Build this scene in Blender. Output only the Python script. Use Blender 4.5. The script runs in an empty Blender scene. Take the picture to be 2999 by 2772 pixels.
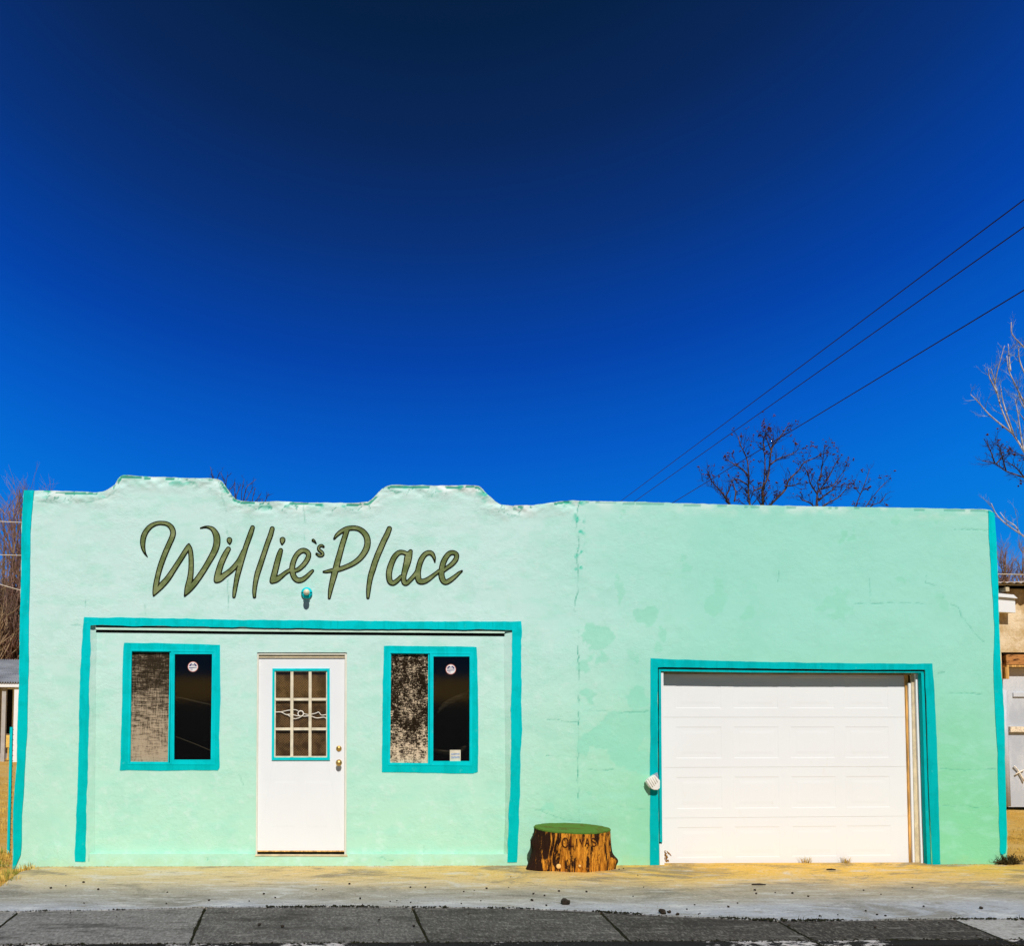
import bpy, bmesh, math, random
import numpy as np
from mathutils import Vector, Matrix, Euler
R = math.radians
sc = bpy.context.scene
COL = sc.collection

# ------------------------------------------------------------------ camera
W_, H_ = 2999.0, 2772.0
F = 3000.0                     # focal length in photo pixels
PP = (1075.0, 1780.0)          # principal point (the photo is an off-centre crop)
CAM = Vector((0.0, -10.5, 1.925))
ROT = Matrix.Rotation(-R(2.1), 3, 'Z') @ Matrix.Rotation(R(90 + 3.8), 3, 'X') @ Matrix.Rotation(R(0.25), 3, 'Z')
cd = bpy.data.cameras.new('camera'); cam = bpy.data.objects.new('camera', cd); COL.objects.link(cam)
cam.matrix_world = Matrix.Translation(CAM) @ ROT.to_4x4()
cd.sensor_width = 36; cd.lens = F * 36 / W_
cd.shift_x = (W_ / 2 - PP[0]) / W_
cd.shift_y = (PP[1] - H_ / 2) / W_
cd.clip_end = 5000; cd.clip_start = 0.05
sc.camera = cam
sc.view_settings.view_transform = 'Standard'; sc.view_settings.look = 'None'
sc.view_settings.exposure = 0; sc.view_settings.gamma = 1
sc.render.film_transparent = False
sc.cycles.max_bounces = 6; sc.cycles.caustics_reflective = True; sc.cycles.blur_glossy = 1.0; sc.cycles.sample_clamp_indirect = 6.0

# ------------------------------------------------------------------ world + sun
SUN_EL, SUN_AZ = R(45), R(2)      # sun behind the camera, a touch to the right
w = bpy.data.worlds.new('World'); sc.world = w; w.use_nodes = True
nt = w.node_tree; nt.nodes.clear()
out = nt.nodes.new('ShaderNodeOutputWorld'); bg = nt.nodes.new('ShaderNodeBackground')
sky = nt.nodes.new('ShaderNodeTexSky'); sky.sky_type = 'NISHITA'; sky.sun_disc = False
sky.sun_elevation = SUN_EL; sky.sun_rotation = R(180) - SUN_AZ; sky.air_density = 1; sky.dust_density = .3; sky.ozone_density = 4
sm = nt.nodes.new('ShaderNodeVectorMath'); sm.operation = 'SCALE'; sm.inputs['Scale'].default_value = 0.08
nt.links.new(sky.outputs[0], sm.inputs[0])
tc = nt.nodes.new('ShaderNodeTexCoord')
dt = nt.nodes.new('ShaderNodeVectorMath'); dt.operation = 'DOT_PRODUCT'
ce, ca = R(43), R(7)           # the deep polarised patch of sky high over the building
dt.inputs[1].default_value = (0, math.cos(ce), math.sin(ce))
rz_ = nt.nodes.new('ShaderNodeVectorRotate'); rz_.rotation_type = 'Z_AXIS'; rz_.inputs['Angle'].default_value = ca; nt.links.new(tc.outputs['Generated'], rz_.inputs['Vector'])
sq = nt.nodes.new('ShaderNodeVectorMath'); sq.operation = 'MULTIPLY'; sq.inputs[1].default_value = (.74, 1, 1); nt.links.new(rz_.outputs[0], sq.inputs[0])
nz = nt.nodes.new('ShaderNodeVectorMath'); nz.operation = 'NORMALIZE'; nt.links.new(sq.outputs[0], nz.inputs[0])
nt.links.new(nz.outputs[0], dt.inputs[0])
ac = nt.nodes.new('ShaderNodeMath'); ac.operation = 'ARCCOSINE'; nt.links.new(dt.outputs['Value'], ac.inputs[0])
dv = nt.nodes.new('ShaderNodeMath'); dv.operation = 'DIVIDE'; dv.inputs[1].default_value = R(60); nt.links.new(ac.outputs[0], dv.inputs[0])
rp = nt.nodes.new('ShaderNodeValToRGB'); nt.links.new(dv.outputs[0], rp.inputs[0])
SKY = [(5, (.0012, .0135, .046)), (10, (.0015, .015, .062)), (15, (.0025, .020, .105)), (20, (.002, .032, .20)), (26, (.0005, .056, .40)),
       (31, (.0002, .105, .585)), (36, (.0, .168, .71)), (43, (.0005, .245, .77)), (52, (.004, .13, .40)), (60, (.006, .05, .15))]
while len(rp.color_ramp.elements) < len(SKY): rp.color_ramp.elements.new(.5)
for e, (a, c) in zip(rp.color_ramp.elements, SKY): e.position = a / 60; e.color = (*c, 1)
sx = nt.nodes.new('ShaderNodeSeparateXYZ'); nt.links.new(tc.outputs['Generated'], sx.inputs[0])
mr = nt.nodes.new('ShaderNodeMapRange'); mr.interpolation_type = 'SMOOTHSTEP'
mr.inputs['From Min'].default_value = .01; mr.inputs['From Max'].default_value = .12; mr.inputs['To Min'].default_value = 1; mr.inputs['To Max'].default_value = 0
nt.links.new(sx.outputs['Z'], mr.inputs['Value'])
m1 = nt.nodes.new('ShaderNodeMix'); m1.data_type = 'RGBA'
mf = nt.nodes.new('ShaderNodeMapRange'); mf.interpolation_type = 'SMOOTHSTEP'; mf.inputs['From Min'].default_value = .1; mf.inputs['From Max'].default_value = .7; mf.inputs['To Min'].default_value = .12; nt.links.new(sx.outputs['Y'], mf.inputs['Value'])
mm = nt.nodes.new('ShaderNodeMath'); mm.operation = 'MULTIPLY'; nt.links.new(mr.outputs[0], mm.inputs[0]); nt.links.new(mf.outputs[0], mm.inputs[1])
nt.links.new(mm.outputs[0], m1.inputs['Factor']); nt.links.new(rp.outputs[0], m1.inputs['A']); m1.inputs['B'].default_value = (.26, .46, .88, 1)
m2 = nt.nodes.new('ShaderNodeMix'); m2.data_type = 'RGBA'; m2.inputs['Factor'].default_value = .008
nt.links.new(m1.outputs['Result'], m2.inputs['A']); nt.links.new(sm.outputs[0], m2.inputs['B'])
nt.links.new(m2.outputs['Result'], bg.inputs[0]); bg.inputs[1].default_value = 1.0
nt.links.new(bg.outputs[0], out.inputs[0])
sl = bpy.data.lights.new('sun', 'SUN'); sl.energy = 4.2; sl.angle = R(.5); sl.color = (1, .96, .90)
so = bpy.data.objects.new('sun', sl); COL.objects.link(so)
sd = Vector((math.sin(SUN_AZ) * math.cos(SUN_EL), -math.cos(SUN_AZ) * math.cos(SUN_EL), math.sin(SUN_EL)))
so.rotation_euler = (-sd).to_track_quat('-Z', 'Y').to_euler(); so.location = (3, -20, 20)

# ------------------------------------------------------------------ geometry helpers
def ray(px, py): return ROT @ Vector(((px - PP[0]) / F, -(py - PP[1]) / F, -1))
def at(px, py, Y=0.0):                # point of a real vertical plane y=Y seen at that photo pixel
    d = ray(px, py); return CAM + d * ((Y - CAM.y) / d.y)
def gnd(px, py, Z=0.0):
    d = ray(px, py); return CAM + d * ((Z - CAM.z) / d.z)
def xz(pts, Y=0.0): return [(lambda p: (p.x, p.z))(at(x, y, Y)) for x, y in pts]
PXM = .0035
def tag(o, label=None, cat=None, group=None, kind=None):
    if label: o['label'] = label
    if cat: o['category'] = cat
    if group: o['group'] = group
    if kind: o['kind'] = kind
    return o
def empty(name, loc=(0, 0, 0), rz=0):
    o = bpy.data.objects.new(name, None); COL.objects.link(o); o.location = loc; o.rotation_euler = (0, 0, rz); o.empty_display_size = .1; return o
def link(name, me, mat, parent=None):
    o = bpy.data.objects.new(name, me); COL.objects.link(o)
    if mat: me.materials.append(mat)
    if parent:
        o.parent = parent; o.matrix_parent_inverse = Matrix.Identity(4)
        p = parent; off = Vector((0, 0, 0))
        while p is not None: off += p.location; p = p.parent
        if off.length > 0: me.transform(Matrix.Translation(-off))
    return o
class MB:
    def __init__(s): s.v = []; s.f = []; s.sm = []
    def add(s, vs, fs, smooth=False):
        n = len(s.v); s.v += [tuple(v) for v in vs]; s.f += [tuple(i + n for i in f) for f in fs]; s.sm += [smooth] * len(fs)
    def box(s, x0, x1, y0, y1, z0, z1):
        s.add([(x0, y0, z0), (x1, y0, z0), (x1, y1, z0), (x0, y1, z0), (x0, y0, z1), (x1, y0, z1), (x1, y1, z1), (x0, y1, z1)],
              [(0, 3, 2, 1), (4, 5, 6, 7), (0, 1, 5, 4), (1, 2, 6, 5), (2, 3, 7, 6), (3, 0, 4, 7)])
    def prism(s, pts, y0, y1):            # polygon in xz (counter-clockwise seen from -y), extruded along y
        n = len(pts); s.add([(x, y0, z) for x, z in pts] + [(x, y1, z) for x, z in pts],
              [tuple(range(n))] + [tuple(range(2 * n - 1, n - 1, -1))] + [(i, i + n, (i + 1) % n + n, (i + 1) % n) for i in range(n)])
    def frame(s, o4, i4, y0, y1):
        for k in range(4):
            j = (k + 1) % 4; s.prism([o4[k], o4[j], i4[j], i4[k]], y0, y1)
    def tube(s, pts, rad, n=6, cap=True, smooth=True):
        pts = [Vector(p) for p in pts]
        if isinstance(rad, (int, float)): rad = [rad] * len(pts)
        rings = []; up = None
        for i, p in enumerate(pts):
            t = (pts[min(i + 1, len(pts) - 1)] - pts[max(i - 1, 0)])
            if t.length < 1e-9: t = Vector((0, 0, 1))
            t.normalize()
            if up is None: up = t.orthogonal()
            u = (up - t * up.dot(t))
            if u.length < 1e-6: u = t.orthogonal()
            u.normalize(); up = u; v = t.cross(u)
            rings.append([p + (u * math.cos(a) + v * math.sin(a)) * rad[i] for a in [2 * math.pi * k / n for k in range(n)]])
        vs = [q for r_ in rings for q in r_]; fs = []
        for i in range(len(rings) - 1):
            for k in range(n):
                a = i * n + k; b = i * n + (k + 1) % n; fs.append((a, b, b + n, a + n))
        if cap: fs += [tuple(range(n - 1, -1, -1)), tuple(range(len(vs) - n, len(vs)))]
        s.add(vs, fs, smooth)
    def lathe(s, prof, c, axis='Z', n=24, smooth=True):    # prof: (r, h)
        vs = []; fs = []
        for r_, h in prof:
            for k in range(n):
                a = 2 * math.pi * k / n; x, y = r_ * math.cos(a), r_ * math.sin(a)
                vs.append((c[0] + x, c[1] + y, c[2] + h) if axis == 'Z' else (c[0] + x, c[1] - h, c[2] + y))
        for i in range(len(prof) - 1):
            for k in range(n):
                a = i * n + k; b = i * n + (k + 1) % n; fs.append((a, b, b + n, a + n) if axis == 'Z' else (a, b, b + n, a + n))
        fs += [tuple(range(n - 1, -1, -1)), tuple(range(len(vs) - n, len(vs)))]
        s.add(vs, fs, smooth)
    def build(s, name, mat, parent=None, bevel=0):
        me = bpy.data.meshes.new(name); me.from_pydata(s.v, [], s.f)
        me.polygons.foreach_set('use_smooth', s.sm); me.update()
        bm = bmesh.new(); bm.from_mesh(me)
        if bevel:
            bmesh.ops.bevel(bm, geom=[e for e in bm.edges if len(e.link_faces) == 2 and e.calc_face_angle(0) > .6], offset=bevel, segments=2, affect='EDGES', profile=.6)
        bmesh.ops.recalc_face_normals(bm, faces=bm.faces[:]); bm.to_mesh(me); bm.free()
        return link(name, me, mat, parent)

# numpy noise
_rs = np.random.RandomState(7); _T = _rs.rand(256, 256)
def vnoise(x, y, f, seed=0):
    x = x * f + seed * 17.31; y = y * f + seed * 9.73
    xi = np.floor(x).astype(int); yi = np.floor(y).astype(int); fx = x - xi; fy = y - yi
    fx = fx * fx * (3 - 2 * fx); fy = fy * fy * (3 - 2 * fy)
    g = lambda a, b: _T[a % 256, b % 256]
    return (g(xi, yi) * (1 - fx) + g(xi + 1, yi) * fx) * (1 - fy) + (g(xi, yi + 1) * (1 - fx) + g(xi + 1, yi + 1) * fx) * fy
def fbm(x, y, f, o=4, seed=0, gain=.5):
    s = 0; a = 1; t = 0
    for k in range(o): s = s + a * vnoise(x, y, f * 2 ** k, seed + k); t += a; a *= gain
    return s / t - .5
def seg_d(X, Z, a, b):
    ax, az = a; bx, bz = b; dx, dz = bx - ax, bz - az; L = dx * dx + dz * dz + 1e-12
    t = np.clip(((X - ax) * dx + (Z - az) * dz) / L, 0, 1)
    return np.hypot(X - ax - t * dx, Z - az - t * dz), t
def sd_poly(X, Z, P):
    d = np.full(X.shape, 1e9); ins = np.zeros(X.shape, bool)
    for i in range(len(P)):
        a = P[i]; b = P[(i + 1) % len(P)]; q, _ = seg_d(X, Z, a, b); d = np.minimum(d, q)
        c = ((a[1] > Z) != (b[1] > Z)); 
        if a[1] != b[1]: ins ^= c & (X < (b[0] - a[0]) * (Z - a[1]) / (b[1] - a[1]) + a[0])
    return np.where(ins, -d, d)
def d_line(X, Z, P):
    d = np.full(X.shape, 1e9)
    for i in range(len(P) - 1): d = np.minimum(d, seg_d(X, Z, P[i], P[i + 1])[0])
    return d
def sd_strokes(X, Z, strokes):            # stroke: list of (x, z, radius)
    d = np.full(X.shape, 1e9)
    for st in strokes:
        for i in range(len(st) - 1):
            a, b = st[i], st[i + 1]; m = .1 + max(a[2], b[2])
            sel = (X > min(a[0], b[0]) - m) & (X < max(a[0], b[0]) + m) & (Z > min(a[1], b[1]) - m) & (Z < max(a[1], b[1]) + m)
            if sel.any():
                q, t = seg_d(X[sel], Z[sel], a[:2], b[:2]); d[sel] = np.minimum(d[sel], q - (a[2] + (b[2] - a[2]) * t))
    return d
def crspline(pts, n=6):                   # Catmull-Rom through tuples
    P = [np.array(p, float) for p in pts]; P = [2 * P[0] - P[1]] + P + [2 * P[-1] - P[-2]]; o = []
    for i in range(1, len(P) - 2):
        for k in range(n):
            t = k / n; o.append(.5 * (2 * P[i] + (P[i + 1] - P[i - 1]) * t + (2 * P[i - 1] - 5 * P[i] + 4 * P[i + 1] - P[i + 2]) * t * t + (3 * P[i] - P[i - 1] - 3 * P[i + 1] + P[i + 2]) * t ** 3))
    o.append(P[-2]); return o
def mask_mesh(name, sdf, bb, step, y0, thick, mat, parent=None, disp=None, attrs=None, smooth=True):
    xs = np.arange(bb[0], bb[1] + step, step); zs = np.arange(bb[2], bb[3] + step, step)
    X, Z = np.meshgrid(xs, zs, indexing='ij'); S = sdf(X, Z); nx, nz = X.shape
    keep = (S[:-1, :-1] + S[1:, :-1] + S[1:, 1:] + S[:-1, 1:]) < 0
    idx = np.arange(nx * nz).reshape(nx, nz); ci, cj = np.nonzero(keep)
    q = np.stack([idx[ci, cj], idx[ci + 1, cj], idx[ci + 1, cj + 1], idx[ci, cj + 1]], 1)
    e = np.concatenate([q[:, [0, 1]], q[:, [1, 2]], q[:, [2, 3]], q[:, [3, 0]]])
    key = np.sort(e, 1); code = key[:, 0].astype(np.int64) * (nx * nz) + key[:, 1]
    _, first, cnt = np.unique(code, return_index=True, return_counts=True); be = e[first[cnt == 1]]
    x = X.ravel().copy(); z = Z.ravel().copy(); bv = np.unique(be); h = step * .3
    for _i in range(3):
        bx, bz = x[bv], z[bv]; s0 = sdf(bx, bz); gx = (sdf(bx + h, bz) - sdf(bx - h, bz)) / (2 * h); gz = (sdf(bx, bz + h) - sdf(bx, bz - h)) / (2 * h)
        g2 = np.maximum(gx * gx + gz * gz, .25); mx = np.clip(-s0 * gx / g2, -step * .7, step * .7); mz = np.clip(-s0 * gz / g2, -step * .7, step * .7)
        x[bv] = bx + mx; z[bv] = bz + mz
    used = np.unique(q); rm = np.full(nx * nz, -1); rm[used] = np.arange(len(used)); x = x[used]; z = z[used]
    y = np.full(len(x), float(y0))
    if disp is not None: y = y + disp(x, z)
    q = rm[q]; be = rm[be]; n = len(x)
    ub = np.unique(be); rb = np.full(n, -1); rb[ub] = np.arange(len(ub)); m = len(ub)
    V = np.concatenate([np.stack([x, y, z], 1), np.stack([x[ub], y[ub], z[ub]], 1), np.stack([x[ub], np.full(m, y0 + thick), z[ub]], 1)])
    side = np.stack([rb[be[:, 1]] + n, rb[be[:, 0]] + n, rb[be[:, 0]] + n + m, rb[be[:, 1]] + n + m], 1)
    Fa = np.concatenate([q, side])
    me = bpy.data.meshes.new(name); me.vertices.add(len(V)); me.vertices.foreach_set('co', V.astype(np.float32).ravel())
    me.loops.add(len(Fa) * 4); me.loops.foreach_set('vertex_index', Fa.astype(np.int32).ravel())
    me.polygons.add(len(Fa)); me.polygons.foreach_set('loop_start', np.arange(0, len(Fa) * 4, 4, dtype=np.int32)); 
    sm_ = np.zeros(len(Fa), bool); sm_[:len(q)] = smooth; me.update(calc_edges=True); me.polygons.foreach_set('use_smooth', sm_)
    if attrs:
        for k, fn in attrs.items():
            a = me.attributes.new(k, 'FLOAT', 'POINT'); vals = fn(V[:, 0], V[:, 2]); a.data.foreach_set('value', vals.astype(np.float32))
    me.validate(); me.update()
    return link(name, me, mat, parent)

# ------------------------------------------------------------------ material helper
class MT:
    def __init__(s, name, rough=.85, spec=.15):
        s.m = bpy.data.materials.new(name); s.m.use_nodes = True; s.nt = s.m.node_tree; s.b = s.nt.nodes['Principled BSDF']
        s.b.inputs['Roughness'].default_value = rough; s.b.inputs['Specular IOR Level'].default_value = spec; s.geo = None
    def n(s, t): return s.nt.nodes.new(t)
    def l(s, a, b): s.nt.links.new(a, b)
    def pos(s, scale=(1, 1, 1), obj=False):
        if obj: p = s.n('ShaderNodeTexCoord').outputs['Object']
        else: p = s.n('ShaderNodeNewGeometry').outputs['Position']
        mp = s.n('ShaderNodeMapping'); mp.inputs['Scale'].default_value = scale; s.l(p, mp.inputs[0]); return mp.outputs[0]
    def noise(s, scale, detail=4, rough=.55, sc_=(1, 1, 1), dist=0, obj=False):
        t = s.n('ShaderNodeTexNoise'); t.inputs['Scale'].default_value = scale; t.inputs['Detail'].default_value = detail
        t.inputs['Roughness'].default_value = rough; t.inputs['Distortion'].default_value = dist; s.l(s.pos(sc_, obj), t.inputs['Vector']); return t.outputs[0]
    def vor(s, scale, feature='F1', sc_=(1, 1, 1), out='Distance'):
        t = s.n('ShaderNodeTexVoronoi'); t.feature = feature; t.inputs['Scale'].default_value = scale; s.l(s.pos(sc_), t.inputs['Vector']); return t.outputs[out]
    def rng(s, v, a, b, c=0, d=1, smooth=True):
        t = s.n('ShaderNodeMapRange'); t.interpolation_type = 'SMOOTHSTEP' if smooth else 'LINEAR'
        for k, x in zip(('From Min', 'From Max', 'To Min', 'To Max'), (a, b, c, d)): t.inputs[k].default_value = x
        s.l(v, t.inputs['Value']); return t.outputs[0]
    def math(s, op, a, b=None):
        t = s.n('ShaderNodeMath'); t.operation = op
        for i, v in enumerate((a, b)):
            if v is None: continue
            if isinstance(v, (int, float)): t.inputs[i].default_value = v
            else: s.l(v, t.inputs[i])
        return t.outputs[0]
    def mix(s, f, a, b, blend='MIX'):
        t = s.n('ShaderNodeMix'); t.data_type = 'RGBA'; t.blend_type = blend
        for k, v in (('Factor', f), ('A', a), ('B', b)):
            i = t.inputs[k] if k == 'Factor' else [q for q in t.inputs if q.name == k and q.type == 'RGBA'][0]
            if isinstance(v, (int, float)): i.default_value = v
            elif isinstance(v, tuple): i.default_value = (*v, 1)
            else: s.l(v, i)
        return [q for q in t.outputs if q.type == 'RGBA'][0]
    def attr(s, name):
        t = s.n('ShaderNodeAttribute'); t.attribute_name = name; return t.outputs['Fac']
    def xyz(s, k, obj=False):
        t = s.n('ShaderNodeSeparateXYZ'); s.l(s.pos(obj=obj), t.inputs[0]); return t.outputs[k]
    def color(s, c):
        if isinstance(c, tuple): s.b.inputs['Base Color'].default_value = (*c, 1)
        else: s.l(c, s.b.inputs['Base Color'])
        return s
    def bump(s, h, strength=.4, dist=.01):
        t = s.n('ShaderNodeBump'); t.inputs['Strength'].default_value = strength; t.inputs['Distance'].default_value = dist
        s.l(h, t.inputs['Height']); s.l(t.outputs[0], s.b.inputs['Normal']); return s
def simple(name, c, var=.15, scale=8, rough=.8, spec=.15, bump=.0, metal=0, sc_=(1, 1, 1)):
    m = MT(name, rough, spec); n = m.noise(scale, 5, .6, sc_)
    m.color(m.mix(m.rng(n, .3, .7), tuple(v * (1 - var) for v in c), tuple(min(1, v * (1 + var)) for v in c)))
    if bump: m.bump(n, bump, .005)
    m.b.inputs['Metallic'].default_value = metal; return m.m

# stucco
def stucco(name, aqua=True):
    m = MT(name, .9, .1)
    n1 = m.noise(.9, 5, .6); n2 = m.noise(9, 6, .65); n3 = m.noise(60, 3, .6); n4 = m.noise(3.2, 5, .6, (1, 1, 2.4))
    x = m.xyz(0); z = m.xyz(2)
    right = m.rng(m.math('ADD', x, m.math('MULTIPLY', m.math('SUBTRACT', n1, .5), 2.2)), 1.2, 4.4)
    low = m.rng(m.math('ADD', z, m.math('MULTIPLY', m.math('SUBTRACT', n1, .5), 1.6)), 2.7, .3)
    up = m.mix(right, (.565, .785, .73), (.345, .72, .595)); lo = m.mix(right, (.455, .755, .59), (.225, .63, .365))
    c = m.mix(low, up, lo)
    c = m.mix(m.rng(n4, .47, .64, 0, .34), c, (.36, .74, .59))
    c = m.mix(m.math('MULTIPLY', m.rng(n2, .53, .66, 0, .30), m.math('SUBTRACT', 1.0, m.math('MULTIPLY', right, .9))), c, (.66, .80, .74)); c = m.mix(m.rng(m.noise(2.6, 7, .7), .50, .60, 0, .16), c, (.26, .62, .47))
    c = m.mix(m.rng(m.math('ADD', z, m.math('MULTIPLY', m.math('SUBTRACT', n2, .5), .5)), .12, -.03, 0, .22), c, (.48, .58, .26))
    if aqua:
        c = m.mix(m.math('MULTIPLY', m.attr('patch'), .75), c, (.27, .68, .50))
        c = m.mix(m.math('MULTIPLY', m.attr('pale'), .9), c, (.80, .86, .82))
        c = m.mix(m.math('MULTIPLY', m.attr('green'), .9), c, (.03, .56, .38))
        c = m.mix(m.attr('crack'), c, (.03, .36, .24))
    m.color(c)
    n6 = m.noise(24, 3, .5, (1, 1, 1.6), .8)
    h = m.math('ADD', m.math('MULTIPLY', n2, 1.1), m.math('ADD', m.math('MULTIPLY', n3, .35), m.math('MULTIPLY', n6, .45)))
    h = m.math('MULTIPLY', h, m.math('MULTIPLY', m.rng(m.noise(1.7, 4, .6), .38, .62, .25, 1.25), m.rng(x, 1.5, 4.5, 1, .6)))
    m.bump(h, .38, .012)
    return m.m
M = {}
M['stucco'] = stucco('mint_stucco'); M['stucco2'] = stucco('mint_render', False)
def paint(name, c, c2, bump=.3):
    m = MT(name, .75, .2); n = m.noise(6, 5, .6); n3 = m.noise(40, 3, .6); m.b.inputs['Specular IOR Level'].default_value = .03
    z = m.xyz(2); c0 = m.mix(m.rng(z, 3.2, .3), c, c2)
    c0 = m.mix(m.rng(m.noise(5, 6, .7, (3, 3, .35)), .48, .62, 0, .45), c0, tuple(v * .80 for v in c2)); c0 = m.mix(m.rng(m.noise(16, 5, .75), .62, .68, 0, .22), c0, (.12, .62, .60)); m.color(m.mix(m.rng(n, .48, .64, 0, .5), c0, tuple(v * .82 for v in c2))); m.bump(m.math('ADD', n, m.math('MULTIPLY', n3, .4)), bump, .012); return m.m
M['turq'] = paint('turquoise_paint', (.0, .585, .62), (.0, .50, .49)); M['turq_f'] = paint('turquoise_frame_paint', (.003, .62, .68), (.0, .56, .58), .05)
M['turq_r'] = paint('turquoise_garage_trim_paint', (.0, .52, .54), (.0, .43, .44), .2)
m = MT('olive_letter_paint', .9, .05); n = m.noise(7, 6, .65); n2 = m.noise(28, 3, .6, (1, 1, 1), .5)
m.color(m.mix(m.rng(n, .35, .7), (.115, .155, .050), (.26, .30, .135))); m.bump(m.math('ADD', n, n2), .5, .012); M['olive'] = m.m
M['ink'] = simple('black_outline_paint', (.012, .012, .006), .3, 20, .9, .03)
m = MT('white_door_paint', .5, .2); n = m.noise(2.2, 4); m.color(m.mix(m.rng(n, .4, .8), (.80, .81, .82), (.775, .785, .79))); M['white'] = m.m
m = MT('white_sectional_door_paint', .55, .2); n = m.noise(1.2, 4); n2 = m.noise(9, 5, .7, (1, 1, .3))
m.color(m.mix(m.rng(n2, .62, .8, 0, .35), m.mix(m.rng(n, .4, .8), (.80, .81, .81), (.78, .785, .78)), (.68, .62, .48))); M['gwhite'] = m.m
M['black'] = simple('gap_and_shade_black', (.006, .006, .005), .2, 10, .95, .02)
M['cream'] = simple('cream_jamb_paint', (.62, .52, .34), .18, 9, .7)
M['tan'] = simple('tan_track', (.36, .27, .13), .25, 5, .7)
M['rustwood'] = simple('orange_weathered_wood', (.62, .34, .10), .5, 8, .8, .1, .2, 0, (6, 6, .5))
M['brass'] = simple('brass', (.70, .45, .14), .2, 30, .42, .5, 0, 1)
M['room'] = simple('dark_interior', (.012, .010, .008), .4, 2, .95, .02)

# ------------------------------------------------------------------ ground and setting
GZ = 0.0
def terrain(x, y):
    t = np.clip((x + 3.6) / -1.5, 0, 1); return -.02 - np.maximum(y - 1.5, 0).clip(0, 40) * .031 * t
KY = gnd(500, 2763, 0).y                                   # kerb line
# ground: one sheet, fine near the place and reaching the horizon
def axis(lo, hi, near, far, a, b):
    v = list(np.arange(a, b, near)); x = b; s = near
    while x < hi: x += s; s *= 1.35; v.append(x)
    x = a; s = near
    while x > lo: s *= 1.35; x -= s; v.insert(0, x)
    return np.array(v)
gx = axis(-1500, 1500, .35, 0, -9, 14); gy = axis(KY - .2, 2500, .35, 0, KY - .02, 26)
gy = gy[gy >= KY - .03]
X, Y = np.meshgrid(gx, gy, indexing='ij')
rough = fbm(X, Y, .8, 5, 3) * .07 * np.clip((np.maximum(np.maximum(-3.65 - X, X - 6.9), Y - 1)) / 1.0, 0, 1)
Z = terrain(X, Y) + rough * (np.hypot(X, Y) < 60)
V = np.stack([X.ravel(), Y.ravel(), Z.ravel()], 1); n_, k_ = X.shape; I = np.arange(n_ * k_).reshape(n_, k_)
Q = np.stack([I[:-1, :-1], I[1:, :-1], I[1:, 1:], I[:-1, 1:]], -1).reshape(-1, 4)
me = bpy.data.meshes.new('ground')
me.from_pydata([tuple(v) for v in V] + [(-1500, KY - .03, -.16), (1500, KY - .03, -.16), (1500, -900, -.16), (-1500, -900, -.16)], [], [tuple(int(i) for i in q) for q in Q] + [(len(V) + 3, len(V) + 2, len(V) + 1, len(V))])
for p in me.polygons: p.use_smooth = True
m = MT('dry_ochre_soil', .95, .05); n = m.noise(1.3, 6, .65); n2 = m.noise(14, 5, .7); n3 = m.noise(60, 3, .7)
c = m.mix(m.rng(n, .35, .65), (.66, .36, .06), (.72, .45, .13)); c = m.mix(m.rng(n2, .5, .75, 0, .7), c, (.30, .18, .05)); c = m.mix(m.rng(n3, .55, .75, 0, .5), c, (.85, .68, .36))
m.color(c); m.bump(m.math('ADD', n2, m.math('MULTIPLY', n3, .5)), .8, .04); M['soil'] = m.m
tag(link('ground', me, m.m), kind='structure')

# apron of concrete in front of the building
JOINT = [(-420, 2676), (0, 2671), (300, 2667), (600, 2659), (1000, 2656), (1210, 2658), (1500, 2661), (1760, 2671), (2000, 2686), (2280, 2697), (2560, 2696), (2800, 2692), (2999, 2693), (3400, 2694)]
jp = [gnd(x, y) for x, y in JOINT]
m = MT('ochre_blotched_concrete', .9, .12)
n = m.noise(1.0, 6, .65, (.8, 1.2, 1)); n2 = m.noise(7, 8, .75, (.45, 1.2, 1)); n3 = m.noise(60, 4, .8, (1, .4, 1)); n4 = m.noise(1.7, 7, .72, (.5, 1.0, 1), .8)
y = m.xyz(1); x = m.xyz(0)
yy = m.math('ADD', y, m.math('MULTIPLY', m.math('SUBTRACT', n, .5), 1.1))
c = m.mix(m.rng(yy, -2.1, -.15), (.34, .345, .355), m.mix(m.rng(x, -1.5, 4.0), (.62, .46, .21), (.72, .43, .075)))  # ochre towards the wall, grey towards the sidewalk
c = m.mix(m.rng(m.math('ABSOLUTE', m.math('ADD', yy, 1.35)), .55, .1, 0, .55), c, (.25, .23, .17))
c = m.mix(m.rng(n4, .50, .64, 0, .72), c, (.17, .15, .11)); c = m.mix(m.rng(n4, .46, .34, 0, .55), c, (.60, .58, .53))
c = m.mix(m.rng(n2, .53, .63, 0, .40), c, (.64, .61, .54))
c = m.mix(m.rng(n2, .46, .37, 0, .5), c, (.20, .165, .10))
c = m.mix(m.rng(n3, .55, .64, 0, .42), c, (.12, .10, .07)); c = m.mix(m.rng(n3, .44, .36, 0, .3), c, (.74, .70, .60)); m.color(c)
m.bump(m.math('ADD', m.math('MULTIPLY', n2, .5), m.math('MULTIPLY', n3, .35)), .25, .01); M['apron'] = m.m
mb = MB(); L = []
for i in range(len(jp) - 1):
    for k in range(12):
        p = jp[i].lerp(jp[i + 1], k / 12); L.append((p.x, p.y))
L.append((jp[-1].x, jp[-1].y)); L = np.array(L)
L[:, 1] += fbm(L[:, 0], L[:, 0] * 0, 6, 3, 5) * .03
leftedge = [gnd(x, y) for x, y in [(-60, 2640), (0, 2600), (28, 2578), (60, 2556), (108, 2541), (150, 2534)]]
xl0 = -3.3
apts = [(p[0], p[1] + .0) for p in L if p[0] > gnd(-60, 2660).x]
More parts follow.
